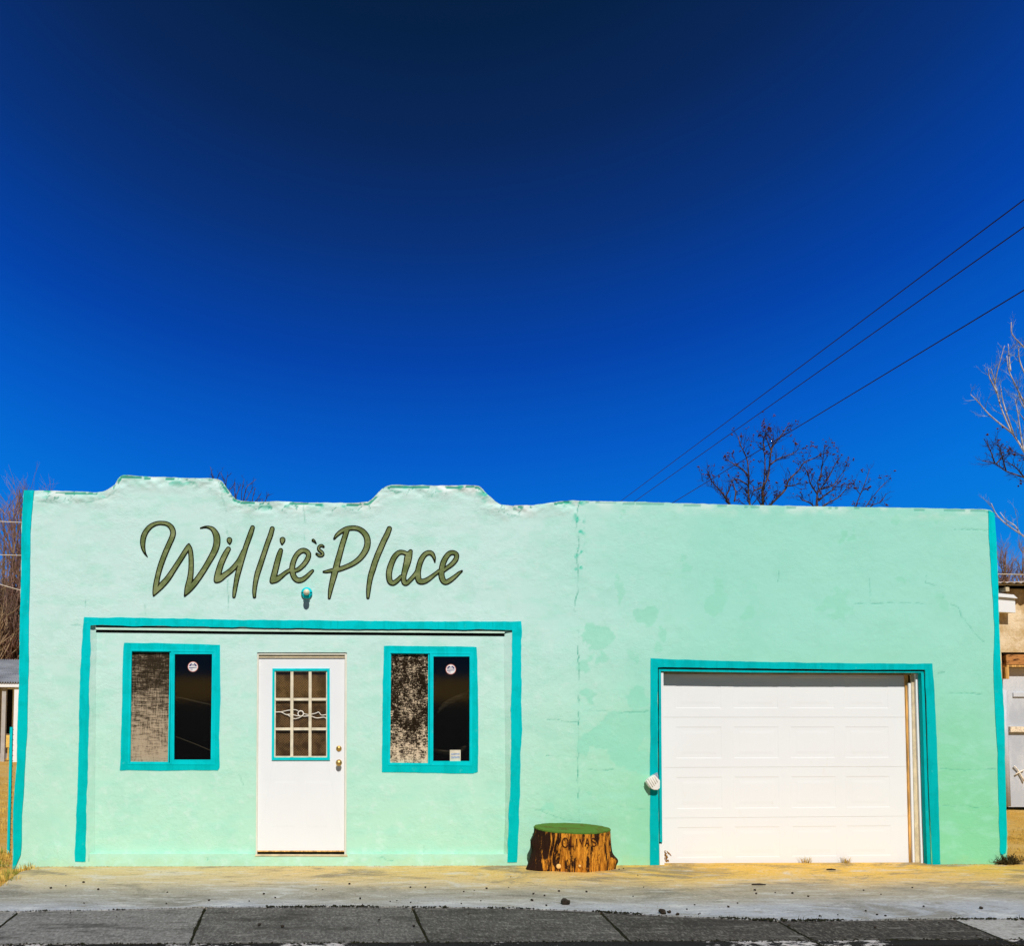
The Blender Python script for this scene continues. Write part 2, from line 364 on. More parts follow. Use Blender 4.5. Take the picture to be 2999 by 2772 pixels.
back = [(7.4, -.05), (7.4, .12), (-3.45, .12)]
poly = apts + [(L[-1][0], L[-1][1])] + back + [(p.x, p.y) for p in reversed(leftedge)]
n = len(poly); mb.add([(x_, y_, 0) for x_, y_ in poly] + [(x_, y_, -.12) for x_, y_ in poly], [tuple(range(n))] + [(i, i + n, (i + 1) % n + n, (i + 1) % n) for i in range(n)])
tag(mb.build('apron', M['apron']), kind='structure')
# sidewalk slabs
JX = [((-560, 2672), (-760, 2772)), ((52, 2673), (-40, 2745)), ((600, 2660), (560, 2752)), ((1208, 2661), (1252, 2756)), ((1760, 2674), (1852, 2766)), ((2278, 2700), (2425, 2778)), ((2798, 2696), (2990, 2772)), ((3300, 2690), (3620, 2772))]
def jy(x): return float(np.interp(x, L[:, 0], L[:, 1]))
V = []; Fc = []; tone = []; TN = [.50, .34, .17, .10, .05, .02, .72, .8]
step = .05; prev = None
for s in range(len(JX) - 1):
    (a0, a1), (b0, b1) = JX[s], JX[s + 1]
    A0, A1, B0, B1 = gnd(*a0), gnd(*a1), gnd(*b0), gnd(*b1)
    nu, nv = 40, 10; base = len(V)
    rng_ = random.Random(s); g0 = [.018 + .018 * rng_.random() for _ in range(nv + 1)]; g1 = [.010 + .02 * rng_.random() for _ in range(nv + 1)]
    for j in range(nv + 1):
        t = j / nv
        for i in range(nu + 1):
            u = i / nu; yk = KY
            # points on the two joint lines at the top joint and at the kerb
            def onl(P, Q, yv): k = (yv - P.y) / (Q.y - P.y); return P.x + (Q.x - P.x) * k
            xt = onl(A0, A1, A0.y) * (1 - u) + onl(B0, B1, B0.y) * u; yt = jy(xt) - .012
            xa = A0.x + (onl(A0, A1, yk) - A0.x) * t; xb = B0.x + (onl(B0, B1, yk) - B0.x) * t
            xv = (xa + g0[j] * .5) * (1 - u) + (xb - g1[j] * .5) * u; yv = yt * (1 - t) + yk * t
            V.append((xv, yv, -.006)); tone.append(TN[s])
    W = nu + 1
    for j in range(nv):
        for i in range(nu): a = base + j * W + i; Fc.append((a, a + W, a + W + 1, a + 1))
    # edge skirts
    ring = [base + i for i in range(W)] + [base + j * W + nu for j in range(1, nv + 1)] + [base + nv * W + i for i in range(nu - 1, -1, -1)] + [base + j * W for j in range(nv - 1, 0, -1)]
    bb = len(V)
    for r_ in ring: V.append((V[r_][0], V[r_][1], -.018 if V[r_][1] > KY + .01 else -.16)); tone.append(TN[s])
    k = len(ring)
    for i in range(k): Fc.append((ring[i], ring[(i + 1) % k], bb + (i + 1) % k, bb + i))
me = bpy.data.meshes.new('sidewalk'); me.from_pydata(V, [], Fc); a = me.attributes.new('tone', 'FLOAT', 'POINT'); a.data.foreach_set('value', tone)
m = MT('dark_weathered_concrete', .9, .1); n = m.noise(2.2, 6, .7, (.5, 1.2, 1)); n2 = m.noise(48, 5, .9, (1, .38, 1)); n3 = m.noise(7, 6, .75, (.3, 1.4, 1))
c = m.mix(m.attr('tone'), (.044, .036, .028), (.50, .47, .42))
c = m.mix(m.rng(n2, .54, .61, 0, .6), c, m.mix(m.attr('tone'), (.27, .245, .20), (.60, .57, .50)))
c = m.mix(m.rng(n2, .50, .42, 0, .85), c, m.mix(m.attr('tone'), (.016, .013, .011), (.30, .27, .23)))
c = m.mix(m.rng(n, .50, .66, 0, .7), c, (.03, .025, .02)); c = m.mix(m.rng(n3, .55, .68, 0, .4), c, (.36, .33, .28)); c = m.mix(m.rng(n3, .45, .36, 0, .4), c, (.03, .025, .02)); m.color(c); m.bump(n2, .5, .012)
tag(link('sidewalk', me, m.m), kind='structure')
# kerb with broken pale paint, and the road in front
mb = MB(); xs = np.arange(-7, 10, .04)
kv = []
for i, x_ in enumerate(xs):
    d = float(fbm(np.array([x_]), np.array([.3]), 5, 4, 9)[0]) * .03
    kv += [(x_, KY - .012 + d * .4, -.004 - abs(d) * .2), (x_, KY - .13 + d * .4, -.012 - abs(d) * .2), (x_, KY - .16, -.15), (x_, KY - .012 + d * .4, -.15)]
mb.add(kv, [f for i in range(len(xs) - 1) for f in [(4 * i, 4 * i + 1, 4 * i + 5, 4 * i + 4), (4 * i + 1, 4 * i + 2, 4 * i + 6, 4 * i + 5), (4 * i + 3, 4 * i, 4 * i + 4, 4 * i + 7)]])
m = MT('chipped_kerb_paint', .9, .1); n = m.math('ADD', m.noise(13, 7, .85, (.6, 1, 1)), m.rng(m.noise(1.1, 4, .6), .42, .62, -.13, .05)); m.color(m.mix(m.rng(n, .53, .56), (.018, .016, .014), (.62, .56, .51))); m.bump(n, .9, .03)
tag(mb.build('kerb', m.m), kind='structure')
mb = MB(); mb.box(-600, 600, KY - 70, KY - .155, -.2, -.15)  # widened far out of view so the window glass reflects dark
tag(mb.build('road', simple('asphalt', (.05, .05, .048), .4, 60, .9, .1, .5)), kind='structure')

# ------------------------------------------------------------------ THE BUILDING
TOPL = [(70, 1437), (98, 1437), (150, 1438), (200, 1439), (280, 1443), (300, 1441), (316, 1435), (336, 1421), (346, 1404), (353, 1395), (364, 1392), (440, 1397), (500, 1399), (560, 1401), (620, 1402), (640, 1405),
        (651, 1411), (668, 1435), (680, 1452), (690, 1462), (712, 1469), (760, 1471), (790, 1470), (810, 1468), (860, 1471), (940, 1473), (1000, 1474), (1050, 1474), (1078, 1471), (1096, 1456), (1116, 1434), (1132, 1425), (1150, 1421),
        (1210, 1422), (1300, 1423), (1380, 1422), (1402, 1424), (1414, 1434), (1430, 1452), (1448, 1469), (1464, 1478), (1500, 1482), (1550, 1481), (1590, 1477), (1620, 1472), (1650, 1467), (1695, 1467), (1740, 1468), (1860, 1470),
        (2000, 1475), (2200, 1480), (2400, 1484), (2600, 1487), (2780, 1490), (2880, 1492), (2901, 1495), (2911, 1504)]
RE = [(2914, 1520), (2919, 1600), (2923, 1696), (2925, 1792), (2929, 1900), (2931, 1950), (2935, 1998), (2941, 2089), (2944, 2241), (2947, 2355), (2950, 2461), (2951, 2560)]
LE = [(36, 2560), (38, 2484), (39, 2367), (43, 2309), (49, 2231), (50, 2134), (55, 2017), (57, 1900), (58, 1838), (60, 1725), (62, 1643), (63, 1546), (67, 1481)]
OUT = xz(TOPL + RE + LE)
H1 = xz([(264, 1832), (400, 1834), (640, 1838), (800, 1840), (1100, 1843), (1300, 1844), (1501, 1846), (1499, 1900), (1497, 2100), (1495, 2215), (1494, 2300), (1489, 2420), (1488, 2504), (1022, 2503.5), (1021, 2508), (744, 2508), (743, 2503), (262, 2503), (254, 2450), (257, 2300), (260, 2150), (262, 2000), (264, 1900)])
H2 = xz([(1926, 1955), (2200, 1959), (2440, 1962), (2709, 1963), (2713, 2052), (2718, 2241), (2723, 2374), (2731, 2600), (1931, 2600), (1930, 2470), (1928, 2300), (1927, 2100)])
shop = empty('shop_building', (0, 0, 0))
tag(shop, 'mint green stucco shop with turquoise trim, scripted name and white garage door', 'building')
topxz = xz(TOPL)
def wall_sdf(X, Z):
    w = fbm(X, Z, 14, 3, 2) * .010
    return np.maximum(np.maximum(sd_poly(X, Z, OUT) + w, -sd_poly(X, Z, H1) + w * .25), -sd_poly(X, Z, H2))
def zp(z, o, s_): return [(x / s_ + o[0], y / s_ + o[1]) for x, y in z]
CR = [zp([(395, 275), (380, 330), (362, 420), (357, 520), (340, 620), (376, 700), (382, 800), (367, 900), (357, 1000), (378, 1090), (362, 1199)], (1600, 1400), 4),
      zp([(235, 0), (240, 120), (215, 200), (210, 290), (195, 330), (215, 420), (245, 430), (235, 540), (245, 700), (245, 1000), (240, 1350), (235, 1450), (248, 1800), (246, 2050)], (1600, 1680), 2.567)]
CR2 = [zp([(0, 1100), (90, 1105), (160, 1118), (235, 1120)], (1600, 1680), 2.567), zp([(250, 1040), (400, 1035), (600, 1045), (770, 1042)], (1600, 1680), 2.567), zp([(0, 1370), (130, 1378), (240, 1382)], (1600, 1680), 2.567),
       zp([(550, 1760), (640, 1775), (770, 1778)], (1600, 1680), 2.567), zp([(260, 1475), (430, 1482), (500, 1478)], (1600, 1680), 2.567),
       zp([(760, 925), (950, 922), (1150, 915), (1290, 930), (1330, 920)], (2200, 1400), 2.502), zp([(1460, 930), (1520, 950), (1550, 1030), (1600, 1090), (1640, 1150), (1700, 1198)], (2200, 1400), 2.502),
       zp([(1280, 720), (1282, 770), (1350, 790), (1400, 802), (1410, 880)], (2200, 1400), 2.502), zp([(205, 680), (203, 720), (198, 760)], (2200, 1400), 2.502), zp([(870, 740), (872, 850), (870, 915)], (2200, 1400), 2.502),
       zp([(560, 240), (580, 290), (578, 350)], (2200, 1400), 2.502), zp([(1490, 378), (1740, 382)], (2200, 1400), 2.502),
       zp([(250, 290), (400, 310), (520, 296), (640, 303), (760, 280), (830, 240), (875, 200)], (0, 1350), 2.5), zp([(1600, 150), (1640, 300), (1650, 380), (1645, 460), (1665, 540), (1680, 560)], (0, 1350), 2.5),
       [(667, 1700), (668, 1760), (669, 1812)], [(888, 1478), (893, 1520), (891, 1600), (893, 1670)], [(208, 1832), (222, 1830), (243, 1832)], [(250, 1760), (253, 1790), (262, 1812)],
       [(425, 1770), (426, 1800)], [(260, 2526), (262, 2480), (270, 2400), (266, 2370)], [(2780, 2030), (2830, 2032), (2875, 2034)], [(2745, 1975), (2765, 1970)], [(2750, 2252), (2830, 2256), (2915, 2254)],
       [(2760, 2362), (2840, 2364), (2900, 2366)], [(1560, 2370), (1620, 2390), (1660, 2405), (1700, 2407)], [(1605, 2521), (1608, 2510)], [(900, 2507), (903, 2524)], [(1065, 2512), (1110, 2514), (1150, 2522)], [(608, 2511), (610, 2524)], [(838, 2512), (842, 2522)]]
CRx = [xz(c) for c in CR]; CR2x = [xz(c) for c in CR2]
def wob(X, Z): return X + fbm(X, Z, 9, 3, 11) * .05, Z + fbm(X, Z, 9, 3, 12) * .05
def a_crack(X, Z):
    v = np.zeros(X.shape)
    Xw = X + fbm(X, Z, 22, 3, 21) * .03; Zw = Z + fbm(X, Z, 22, 3, 22) * .03
    for c in CRx: v = np.maximum(v, np.clip(1.05 - d_line(Xw, Zw, c) / .0085, 0, 1) * np.clip(.35 + fbm(X, Z, 12, 3, 5) * 2.6 + np.clip((Z - 3.0) * .7, 0, .6), 0, 1))
    for c in CR2x: v = np.maximum(v, np.clip(1 - d_line(Xw, Zw, c) / .008, 0, 1) * np.clip(.38 + fbm(X, Z, 10, 3, 6) * 1.6, 0, .55))
    dt_ = topd(X, Z); left = X < 2.6
    r1 = np.abs(fbm(X, Z * 1.6, 6.5, 4, 31)); v = np.maximum(v, np.clip(1.2 - r1 / .016, 0, 1) * np.clip(1.5 - dt_ / .10, 0, .85) * left * (fbm(X, Z, 2, 2, 8) > -.12))
    # flaked lip just under the parapet edge
    r2 = fbm(X, Z * .2, 7, 3, 33); v = np.maximum(v, ((r2 > .03) & (np.abs(dt_ - .020) < .011)) * np.where(left, .95, .5))
    return v
def topd(X, Z): return d_line(X, Z, topxz)
PT = [((855, 420), 28, 42), ((1550, 950), 28, 36), ((1590, 1030), 50, 32), ((1840, 430), 26, 22), ((850, 1110), 28, 60)]       # zoom (1600,1400) s4
P2 = [((400, 460), 120, 105), ((320, 690), 50, 85), ((440, 640), 35, 70), ((530, 130), 45, 105), ((740, 310), 85, 80), ((1280, 190), 80, 115), ((890, 420), 40, 70), ((840, 550), 35, 55), ((635, 650), 28, 55), ((310, 940), 40, 50),
      ((700, 950), 85, 80), ((640, 1150), 230, 120), ((520, 1250), 250, 120), ((600, 1380), 190, 80), ((310, 1350), 50, 90), ((40, 1760), 60, 30), ((1490, 300), 50, 60), ((300, 1640), 30, 12)]   # zoom (1600,1680) s2.567
P3 = [((1330, 300), 45, 45), ((1040, 285), 30, 25), ((668, 460), 20, 42), ((742, 455), 22, 22), ((630, 880), 85, 55), ((530, 910), 50, 28), ((690, 960), 45, 60), ((630, 990), 40, 22), ((710, 1020), 16, 34), ((1370, 930), 45, 45), ((1060, 790), 22, 22), ((755, 940), 18, 28), ((45, 800), 10, 22)]
PL = [(c, rx / s_, rz / s_) for PP_, o, s_ in ((PT, (1600, 1400), 4), (P2, (1600, 1680), 2.567), (P3, (2200, 1400), 2.502)) for (cc, rx, rz) in PP_ for c in [at(cc[0] / s_ + o[0], cc[1] / s_ + o[1])]]
def a_patch(X, Z):
    s_ = np.full(X.shape, 1e9); Xw = X + fbm(X, Z, 3.5, 5, 41, .62) * .34; Zw = Z + fbm(X, Z, 3.5, 5, 42, .62) * .34
    for c, rx, rz in PL: s_ = np.minimum(s_, (np.hypot((Xw - c.x) / (rx * PXM), (Zw - c.z) / (rz * PXM)) - 1) * min(rx, rz) * PXM)
    return np.clip(.5 - s_ / .012, 0, 1) * (.75 + fbm(X, Z, 3, 2, 9) * .6)
def a_pale(X, Z):
    dt_ = topd(X, Z); b = np.clip(1.15 - dt_ / .13, 0, 1); return b * np.clip(.25 + fbm(X, Z * 1.8, 6, 4, 51) * 3.2, 0, 1) * np.where(X < 2.6, 1, .55)
def a_green(X, Z):
    dt_ = topd(X, Z); b = np.clip(1.2 - dt_ / .10, 0, 1) * (X < 2.7); v = b * np.clip((fbm(X, Z * 1.5, 9, 4, 61) - .11) * 9, 0, 1)
    sx_ = topxz[46][0]; v = np.maximum(v, np.clip(1.3 - np.abs(X - sx_) / .06, 0, 1) * np.clip((fbm(X, Z, 16, 3, 62) - .1) * 8, 0, 1) * (Z > 2.9)); return v
def w_disp(X, Z):
    dt_ = topd(X, Z); b = np.clip(1.3 - dt_ / .13, 0, 1) * (X < 2.6)
    return fbm(X, Z, 2.5, 3, 71) * .004 + fbm(X, Z, 11, 3, 72) * .0016 - b * (.006 + fbm(X, Z * 1.5, 8, 4, 73) * .045) + a_crack(X, Z) * .004
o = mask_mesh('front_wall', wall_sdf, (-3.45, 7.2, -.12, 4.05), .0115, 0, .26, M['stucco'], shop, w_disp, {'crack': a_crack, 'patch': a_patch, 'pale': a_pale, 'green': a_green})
# body behind the front: side walls, back, roof, dividing wall
xL = at(58, 1838).x + .10; xR = at(2912, 1520).x - .06; zt = 3.35
mb = MB(); mb.box(xL, xL + .2, .255, 11.5, -.1, zt - .002); mb.box(xR - .2, xR, .255, 11.5, -.1, zt - .002); mb.box(xL + .2, xR - .2, 11.3, 11.5, -.1, zt - .002); mb.build('side_wall', M['stucco2'], shop)
mb = MB(); mb.box(xL + .21, xR - .21, .262, 11.29, zt - .25, zt - .05); mb.build('roof', simple('roofing_felt', (.25, .24, .22), .3, 10), shop)
mb = MB(); mb.box(2.3, 2.4, .262, 11.28, -.1, zt - .26); mb.box(xL + .21, 2.3, 2.9, 3.0, -.1, zt - .26); mb.box(xL + .205, xR - .205, .262, 11.28, -.06, .02); mb.build('interior', M['room'], shop)

# ---- recessed shop wall
YR = .042; YS = .07
rw = xz([(256, 1826), (1506, 1838), (1500, 2516), (252, 2516)], YR)
WL = dict(outer=[(364, 1884), (450, 1884), (505, 1886), (644.5, 1889.5), (645, 1960), (646, 2050), (644, 2110), (642, 2160), (643.5, 2250), (638, 2258), (560, 2257), (465, 2259), (420, 2257), (351, 2258), (352, 2240), (354.5, 2150), (357, 2060), (358, 2000), (360, 1910)],
          fr=[(381, 1903), (632, 1906), (629, 2242), (374, 2241)], lp=[(385.7, 1911), (496.7, 1911), (491.2, 2233.5), (381.6, 2233)], rp=[(511.8, 1917), (621, 1917), (617, 2227), (510, 2227)], st=(565, 1954))
WR = dict(outer=[(1124, 1893), (1140, 1891.5), (1265, 1893.5), (1396, 1896), (1398, 1925), (1400, 1990), (1401, 2120), (1402, 2200), (1400, 2263), (1385, 2268), (1250, 2265), (1118.5, 2263), (1119, 2150), (1121, 2050), (1122, 1960)],
          fr=[(1139, 1909), (1384, 1912), (1383, 2245), (1136, 2243)], lp=[(1145.8, 1917), (1254, 1916.5), (1253.6, 2237), (1142.8, 2236)], rp=[(1269.5, 1924), (1375.4, 1924), (1375, 2231), (1268.7, 2231)], st=(1320.4, 1961.5))
DF = [(752.9, 1912), (1016.4, 1912), (1014.6, 2509), (748.5, 2509)]
hW = [xz(WL['fr'], YR), xz(WR['fr'], YR), xz([(752.9, 1912), (1016.4, 1912), (1014.6, 2540), (748.5, 2540)], YR)]
def rec_sdf(X, Z):
    s_ = sd_poly(X, Z, rw)
    for h in hW: s_ = np.maximum(s_, -sd_poly(X, Z, h))
    return s_
ones = {k: (lambda v: (lambda X, Z: np.zeros(X.shape) + v))(0.) for k in ('patch', 'pale', 'green')}
RC = [xz(c, YR) for c in ([(275, 1900), (278, 2050)], [(1240, 2480), (1243, 2503)], [(700, 2270), (712, 2300)])]
def r_crack(X, Z):
    v = np.zeros(X.shape); Xw = X + fbm(X, Z, 22, 3, 21) * .03
    for c in RC: v = np.maximum(v, np.clip(1 - d_line(Xw, Z, c) / .008, 0, 1) * .35)
    return v
mask_mesh('recessed_wall', rec_sdf, (-2.6, 2.0, -.03, 2.6), .0115, YR, .11, M['stucco'], shop, lambda X, Z: fbm(X, Z, 2.2, 3, 75) * .003 * np.clip(-rec_sdf(X, Z) / .1, 0, 1), dict(ones, crack=r_crack))
mb = MB()       # board strip under the lintel, with its shadow painted black below it
mb.prism(xz([(280, 1845.2), (700, 1850.2), (1478, 1855.8), (1478, 1846.5), (800, 1841), (280, 1832)], .012)[::1], .012, .041)
mb.build('lintel_board', simple('mint_board_paint', (.55, .76, .63), .08, 8), shop, .001)
mb = MB(); mb.prism(xz([(281, 1830), (281, 1838), (640, 1841), (1100, 1846), (1479, 1849.5), (1479, 1843), (1100, 1840), (640, 1835)], .008), .0085, .0115)
mb.prism(xz([(281, 1844), (281, 1852.5), (700, 1857.5), (1478, 1864), (1478, 1855), (700, 1849.5)], .036), .0365, .0409); mb.build('gap_shade_strip', M['black'], shop)  # upper strip fills the open gap, lower one paints the board's shadow
# splayed side jambs
mb = MB()
def jamb(front, back, y0, y1):
    a = [at(x, y, y0) for x, y in front]; b = [at(x, y, y1) for x, y in back]; n = len(a)
    mb.add(a + b, [(i, i + 1, i + 1 + n, i + n) for i in range(n - 1)], True)
mb = MB(); jamb([(264, 1845), (264, 1900), (262, 2000), (260, 2150), (257, 2300), (254, 2450), (262, 2504)], [(282, 1849), (282, 1900), (280, 2000), (279, 2150), (278, 2300), (277, 2450), (277, 2505)], -.001, YR - .002); mb.build('splayed_jamb', M['stucco2'], shop); mb = MB()
jamb([(1501, 1853), (1499, 1950), (1497, 2100), (1495, 2215), (1494, 2300), (1489, 2420), (1488, 2504)], [(1476, 1857), (1477, 1950), (1479, 2100), (1480, 2215), (1481, 2300), (1479, 2420), (1475, 2506)], -.001, YR - .002)
mb.build('splayed_jamb', M['stucco2'], shop)

# ---- painted trim
def trim(name, polys_out, polys_in, y, mat, bb, parent=shop, amp=.010, thick=.004, step=.0085, freq=7):
    po = xz(polys_out, y); pi = [xz(p, y) for p in polys_in]
    def s_(X, Z):
        v = sd_poly(X, Z, po) + fbm(X, Z, freq, 4, 81) * amp
        for p in pi: v = np.maximum(v, -sd_poly(X, Z, p))
        return v
    xs_ = [p[0] for p in po]; zs_ = [p[1] for p in po]
    return mask_mesh(name, s_, (min(xs_) - .03, max(xs_) + .03, min(zs_) - .03, max(zs_) + .03), step, y, thick, mat, parent)
LI = [(99, 1437), (94, 1497), (89, 1562), (88, 1660), (86, 1725), (84, 1822), (83, 1900), (83, 1978), (80, 2134), (74, 2231), (70, 2309), (64, 2387), (62, 2484), (61, 2505)]
def off(p, dx, dy=0): return [(x + dx, y + dy) for x, y in p]
o = trim('corner_trim', off(LE, 0) [::1] + [(70, 1436)] + LI, [], -.0145, M['turq'], None, amp=.012, thick=.014); 
RI = [(2911, 1496), (2895, 1495), (2897, 1568), (2901, 1640), (2907, 1740), (2913, 1840), (2912, 1900), (2910, 1957), (2915, 2089), (2922, 2203), (2925, 2355), (2929, 2495), (2932, 2506), (2946, 2500)]
o = trim('corner_trim', [(2912, 1503)] + RE[:-1][::1] + RI[::-1][:-1], [], -.007, M['turq'], None, amp=.010, thick=.0075)
trim('recess_trim', [(246, 1808), (276, 1809), (440, 1810), (640, 1815), (800, 1817), (1100, 1820), (1400, 1821), (1526, 1821), (1528, 1870), (1527, 1960), (1528, 2060), (1528, 2150), (1525, 2250), (1523, 2300), (1519, 2420), (1515, 2528), (1485, 2529), (1489, 2420), (1494, 2300), (1495, 2215), (1497, 2100), (1499, 1950), (1501, 1846),
      (1100, 1843), (800, 1840), (400, 1834), (264, 1832), (264, 1900), (262, 2000), (259, 2150), (256, 2300), (252, 2420), (250, 2526), (219, 2526), (222, 2420), (227, 2300), (231, 2150), (234, 2000), (239, 1900)], [], -.005, M['turq'], None, amp=.020, thick=.005)
trim('garage_trim', [(1906, 1929.5), (2000, 1933), (2191, 1938.6), (2440, 1943.4), (2600, 1944), (2730.4, 1944.7), (2736, 2013.6), (2741, 2100), (2743.6, 2165), (2747, 2260), (2749.3, 2354.5), (2753, 2460), (2755, 2536), (2731, 2536), (2723, 2374), (2718, 2241), (2713, 2052), (2709, 1963), (2440, 1962), (2200, 1959), (1926, 1955), (1927, 2100), (1928, 2300), (1930, 2470), (1931, 2540), (1903.4, 2537), (1903.5, 2400), (1904, 2268), (1905, 2100)],
     [], -.005, M['turq_r'], None, amp=.011, thick=.005)

# ---- lettering
def strokes(L_, o, s_):
    out = []
    for st in L_:
        q = crspline([(x / s_ + o[0], y / s_ + o[1], w_ / s_ / 2) for x, y, w_ in st], 5)
        out.append([(lambda p: (p.x, p.z, max(float(c[2]) * PXM, .001)))(at(float(c[0]), float(c[1]))) for c in q])
    return out
LA = [[(192, 562, 6), (165, 520, 24), (148, 470, 42), (142, 410, 56), (152, 340, 60), (185, 275, 56), (235, 225, 50), (300, 198, 44), (360, 196, 44), (410, 207, 48), (450, 240, 56), (470, 290, 60), (462, 345, 60), (425, 430, 60), (390, 510, 60), (355, 600, 60), (325, 690, 58), (302, 780, 56), (285, 870, 60), (270, 940, 44), (259, 983, 16)],
      [(262, 980, 18), (300, 928, 48), (350, 868, 66), (410, 800, 64), (470, 712, 58), (530, 620, 56), (590, 525, 56), (630, 460, 52), (641, 432, 30)],
      [(641, 430, 28), (655, 480, 50), (665, 560, 54), (667, 650, 56), (662, 740, 60), (650, 820, 66), (630, 890, 64), (610, 945, 38), (596, 985, 16)],
      [(598, 983, 18), (640, 930, 48), (690, 865, 64), (740, 798, 64), (800, 710, 62), (860, 610, 64), (915, 510, 70), (942, 430, 74), (945, 360, 74), (932, 310, 66), (900, 262, 48), (860, 242, 32), (820, 238, 22), (768, 250, 12)],
      [(1081, 380, 60), (1082, 395, 48), (1085, 424, 12)],
      [(1070, 478, 52), (1045, 520, 60), (1010, 590, 64), (982, 660, 66), (962, 730, 70), (950, 790, 74), (942, 815, 62)], [(942, 818, 58), (975, 800, 72), (1030, 760, 62), (1090, 715, 58), (1140, 665, 58), (1185, 600, 50), (1215, 535, 44), (1230, 500, 40)],
      [(1332, 245, 48), (1310, 310, 56), (1285, 380, 56), (1260, 450, 56), (1235, 530, 58), (1210, 610, 60), (1185, 700, 60), (1165, 780, 56), (1150, 860, 50), (1138, 930, 46), (1130, 992, 34)],
      [(1545, 258, 52), (1525, 330, 56), (1495, 410, 56), (1465, 500, 56), (1435, 590, 58), (1405, 680, 60), (1380, 760, 58), (1362, 850, 52), (1352, 930, 46), (1352, 992, 36)],
      [(1657, 378, 62), (1655, 395, 50), (1652, 425, 18)],
      [(1638, 492, 48), (1622, 540, 60), (1600, 620, 64), (1580, 700, 66), (1565, 760, 68), (1555, 800, 70), (1545, 825, 58)], [(1545, 828, 54), (1590, 808, 66), (1640, 775, 54), (1690, 735, 46), (1740, 705, 44)],
      [(1770, 722, 42), (1830, 697, 50), (1890, 642, 54), (1930, 580, 56), (1938, 530, 56), (1905, 497, 54), (1860, 498, 56), (1815, 535, 56), (1782, 595, 58), (1764, 660, 62), (1764, 720, 64), (1782, 780, 62), (1820, 815, 60), (1870, 810, 56), (1920, 775, 48), (1960, 735, 40), (1983, 713, 30)]]
LB = [[(143, 397, 34), (158, 410, 26), (178, 434, 8)], [(260, 468, 24), (240, 456, 30), (215, 464, 32), (203, 488, 34), (215, 511, 36), (240, 530, 36), (253, 552, 34), (240, 568, 32), (212, 569, 32), (182, 550, 26)],
      [(520, 290, 62), (495, 370, 62), (470, 450, 64), (445, 540, 66), (420, 630, 70), (400, 710, 72), (378, 790, 72), (355, 880, 62), (337, 960, 52), (324, 1045, 32)],
      [(380, 378, 22), (410, 337, 40), (460, 297, 48), (520, 268, 54), (590, 258, 54), (650, 267, 56), (700, 297, 62), (740, 347, 68), (755, 410, 72), (745, 480, 72), (710, 548, 68), (660, 608, 62), (590, 660, 56), (510, 698, 54), (430, 725, 56), (350, 738, 46), (290, 750, 34), (260, 752, 22)],
      [(1000, 267, 58), (975, 330, 64), (940, 400, 66), (905, 480, 68), (870, 560, 68), (840, 640, 68), (815, 720, 68), (790, 800, 64), (775, 880, 58), (765, 960, 52), (760, 1040, 36)],
      [(1200, 550, 50), (1150, 532, 50), (1105, 538, 56), (1060, 582, 64), (1027, 650, 66), (1002, 730, 70), (996, 800, 68), (1008, 858, 64), (1042, 880, 56), (1090, 850, 52), (1130, 805, 40)],
      [(1240, 522, 46), (1215, 580, 86), (1200, 650, 82), (1178, 730, 70), (1162, 800, 62), (1165, 865, 60), (1190, 882, 54), (1230, 850, 50), (1280, 795, 50), (1312, 745, 44)],
      [(1513, 642, 14), (1505, 592, 36), (1480, 548, 52), (1440, 537, 54), (1395, 562, 58), (1357, 620, 64), (1334, 690, 64), (1322, 760, 68), (1324, 820, 70), (1342, 858, 66), (1390, 860, 62), (1440, 835, 56), (1500, 790, 46), (1560, 742, 42)],
      [(1600, 747, 42), (1650, 707, 48), (1705, 665, 54), (1748, 612, 58), (1757, 562, 54), (1725, 537, 52), (1680, 543, 56), (1640, 585, 62), (1607, 650, 66), (1592, 720, 68), (1587, 790, 68), (1605, 848, 66), (1635, 870, 58), (1680, 850, 56), (1735, 810, 48), (1780, 770, 38), (1816, 744, 22)]]
ST = strokes(LA, (380, 1480), 3.702) + strokes(LB, (880, 1480), 3.844)
bbL = (min(p[0] for s_ in ST for p in s_) - .06, max(p[0] for s_ in ST for p in s_) + .06, min(p[1] for s_ in ST for p in s_) - .06, max(p[1] for s_ in ST for p in s_) + .06)
lo = mask_mesh('painted_lettering', lambda X, Z: sd_strokes(X, Z, ST) - .0015, bbL, .0055, -.0065, .006, M['ink'], shop)
lo['label'] = 'olive script lettering with black outline reading Willie\'s Place'
mask_mesh('letter_fill', lambda X, Z: sd_strokes(X, Z, ST) + .0095, bbL, .0055, -.0085, .0015, M['olive'], lo)

# ---- windows
m = MT('worn_tan_screen', .95, .05); n = m.noise(8, 6, .7, (.9, 1, 1.7)); n2 = m.noise(50, 4, .8, (.25, 1, 2.6)); n5 = m.noise(50, 4, .8, (2.6, 1, .25)); n3 = m.noise(1.6, 4, .6); z = m.xyz(2)
f = m.math('ADD', m.math('MULTIPLY', n2, 1.0), m.math('ADD', m.math('MULTIPLY', n, .45), m.math('MULTIPLY', n5, .65)))
f = m.math('ADD', f, m.rng(z, .85, 2.15, .11, -.22)); f = m.math('ADD', f, m.math('MULTIPLY', n3, .35))
m.color(m.mix(m.rng(f, 1.02, 1.32), (.03, .021, .012), (.44, .34, .23))); M['screen1'] = m.m
m = MT('torn_dark_screen', .95, .05); n = m.noise(9, 7, .78, (1.5, 1, .9)); n2 = m.noise(42, 4, .8, (.5, 1, 2.6)); n3 = m.noise(60, 3, .8, (2.4, 1, .7)); z = m.xyz(2)
f = m.math('ADD', m.math('ADD', m.math('MULTIPLY', n, .85), m.math('MULTIPLY', n2, .95)), m.math('MULTIPLY', n3, .5)); f = m.math('ADD', f, m.rng(z, 1.0, 1.5, .16, 0))
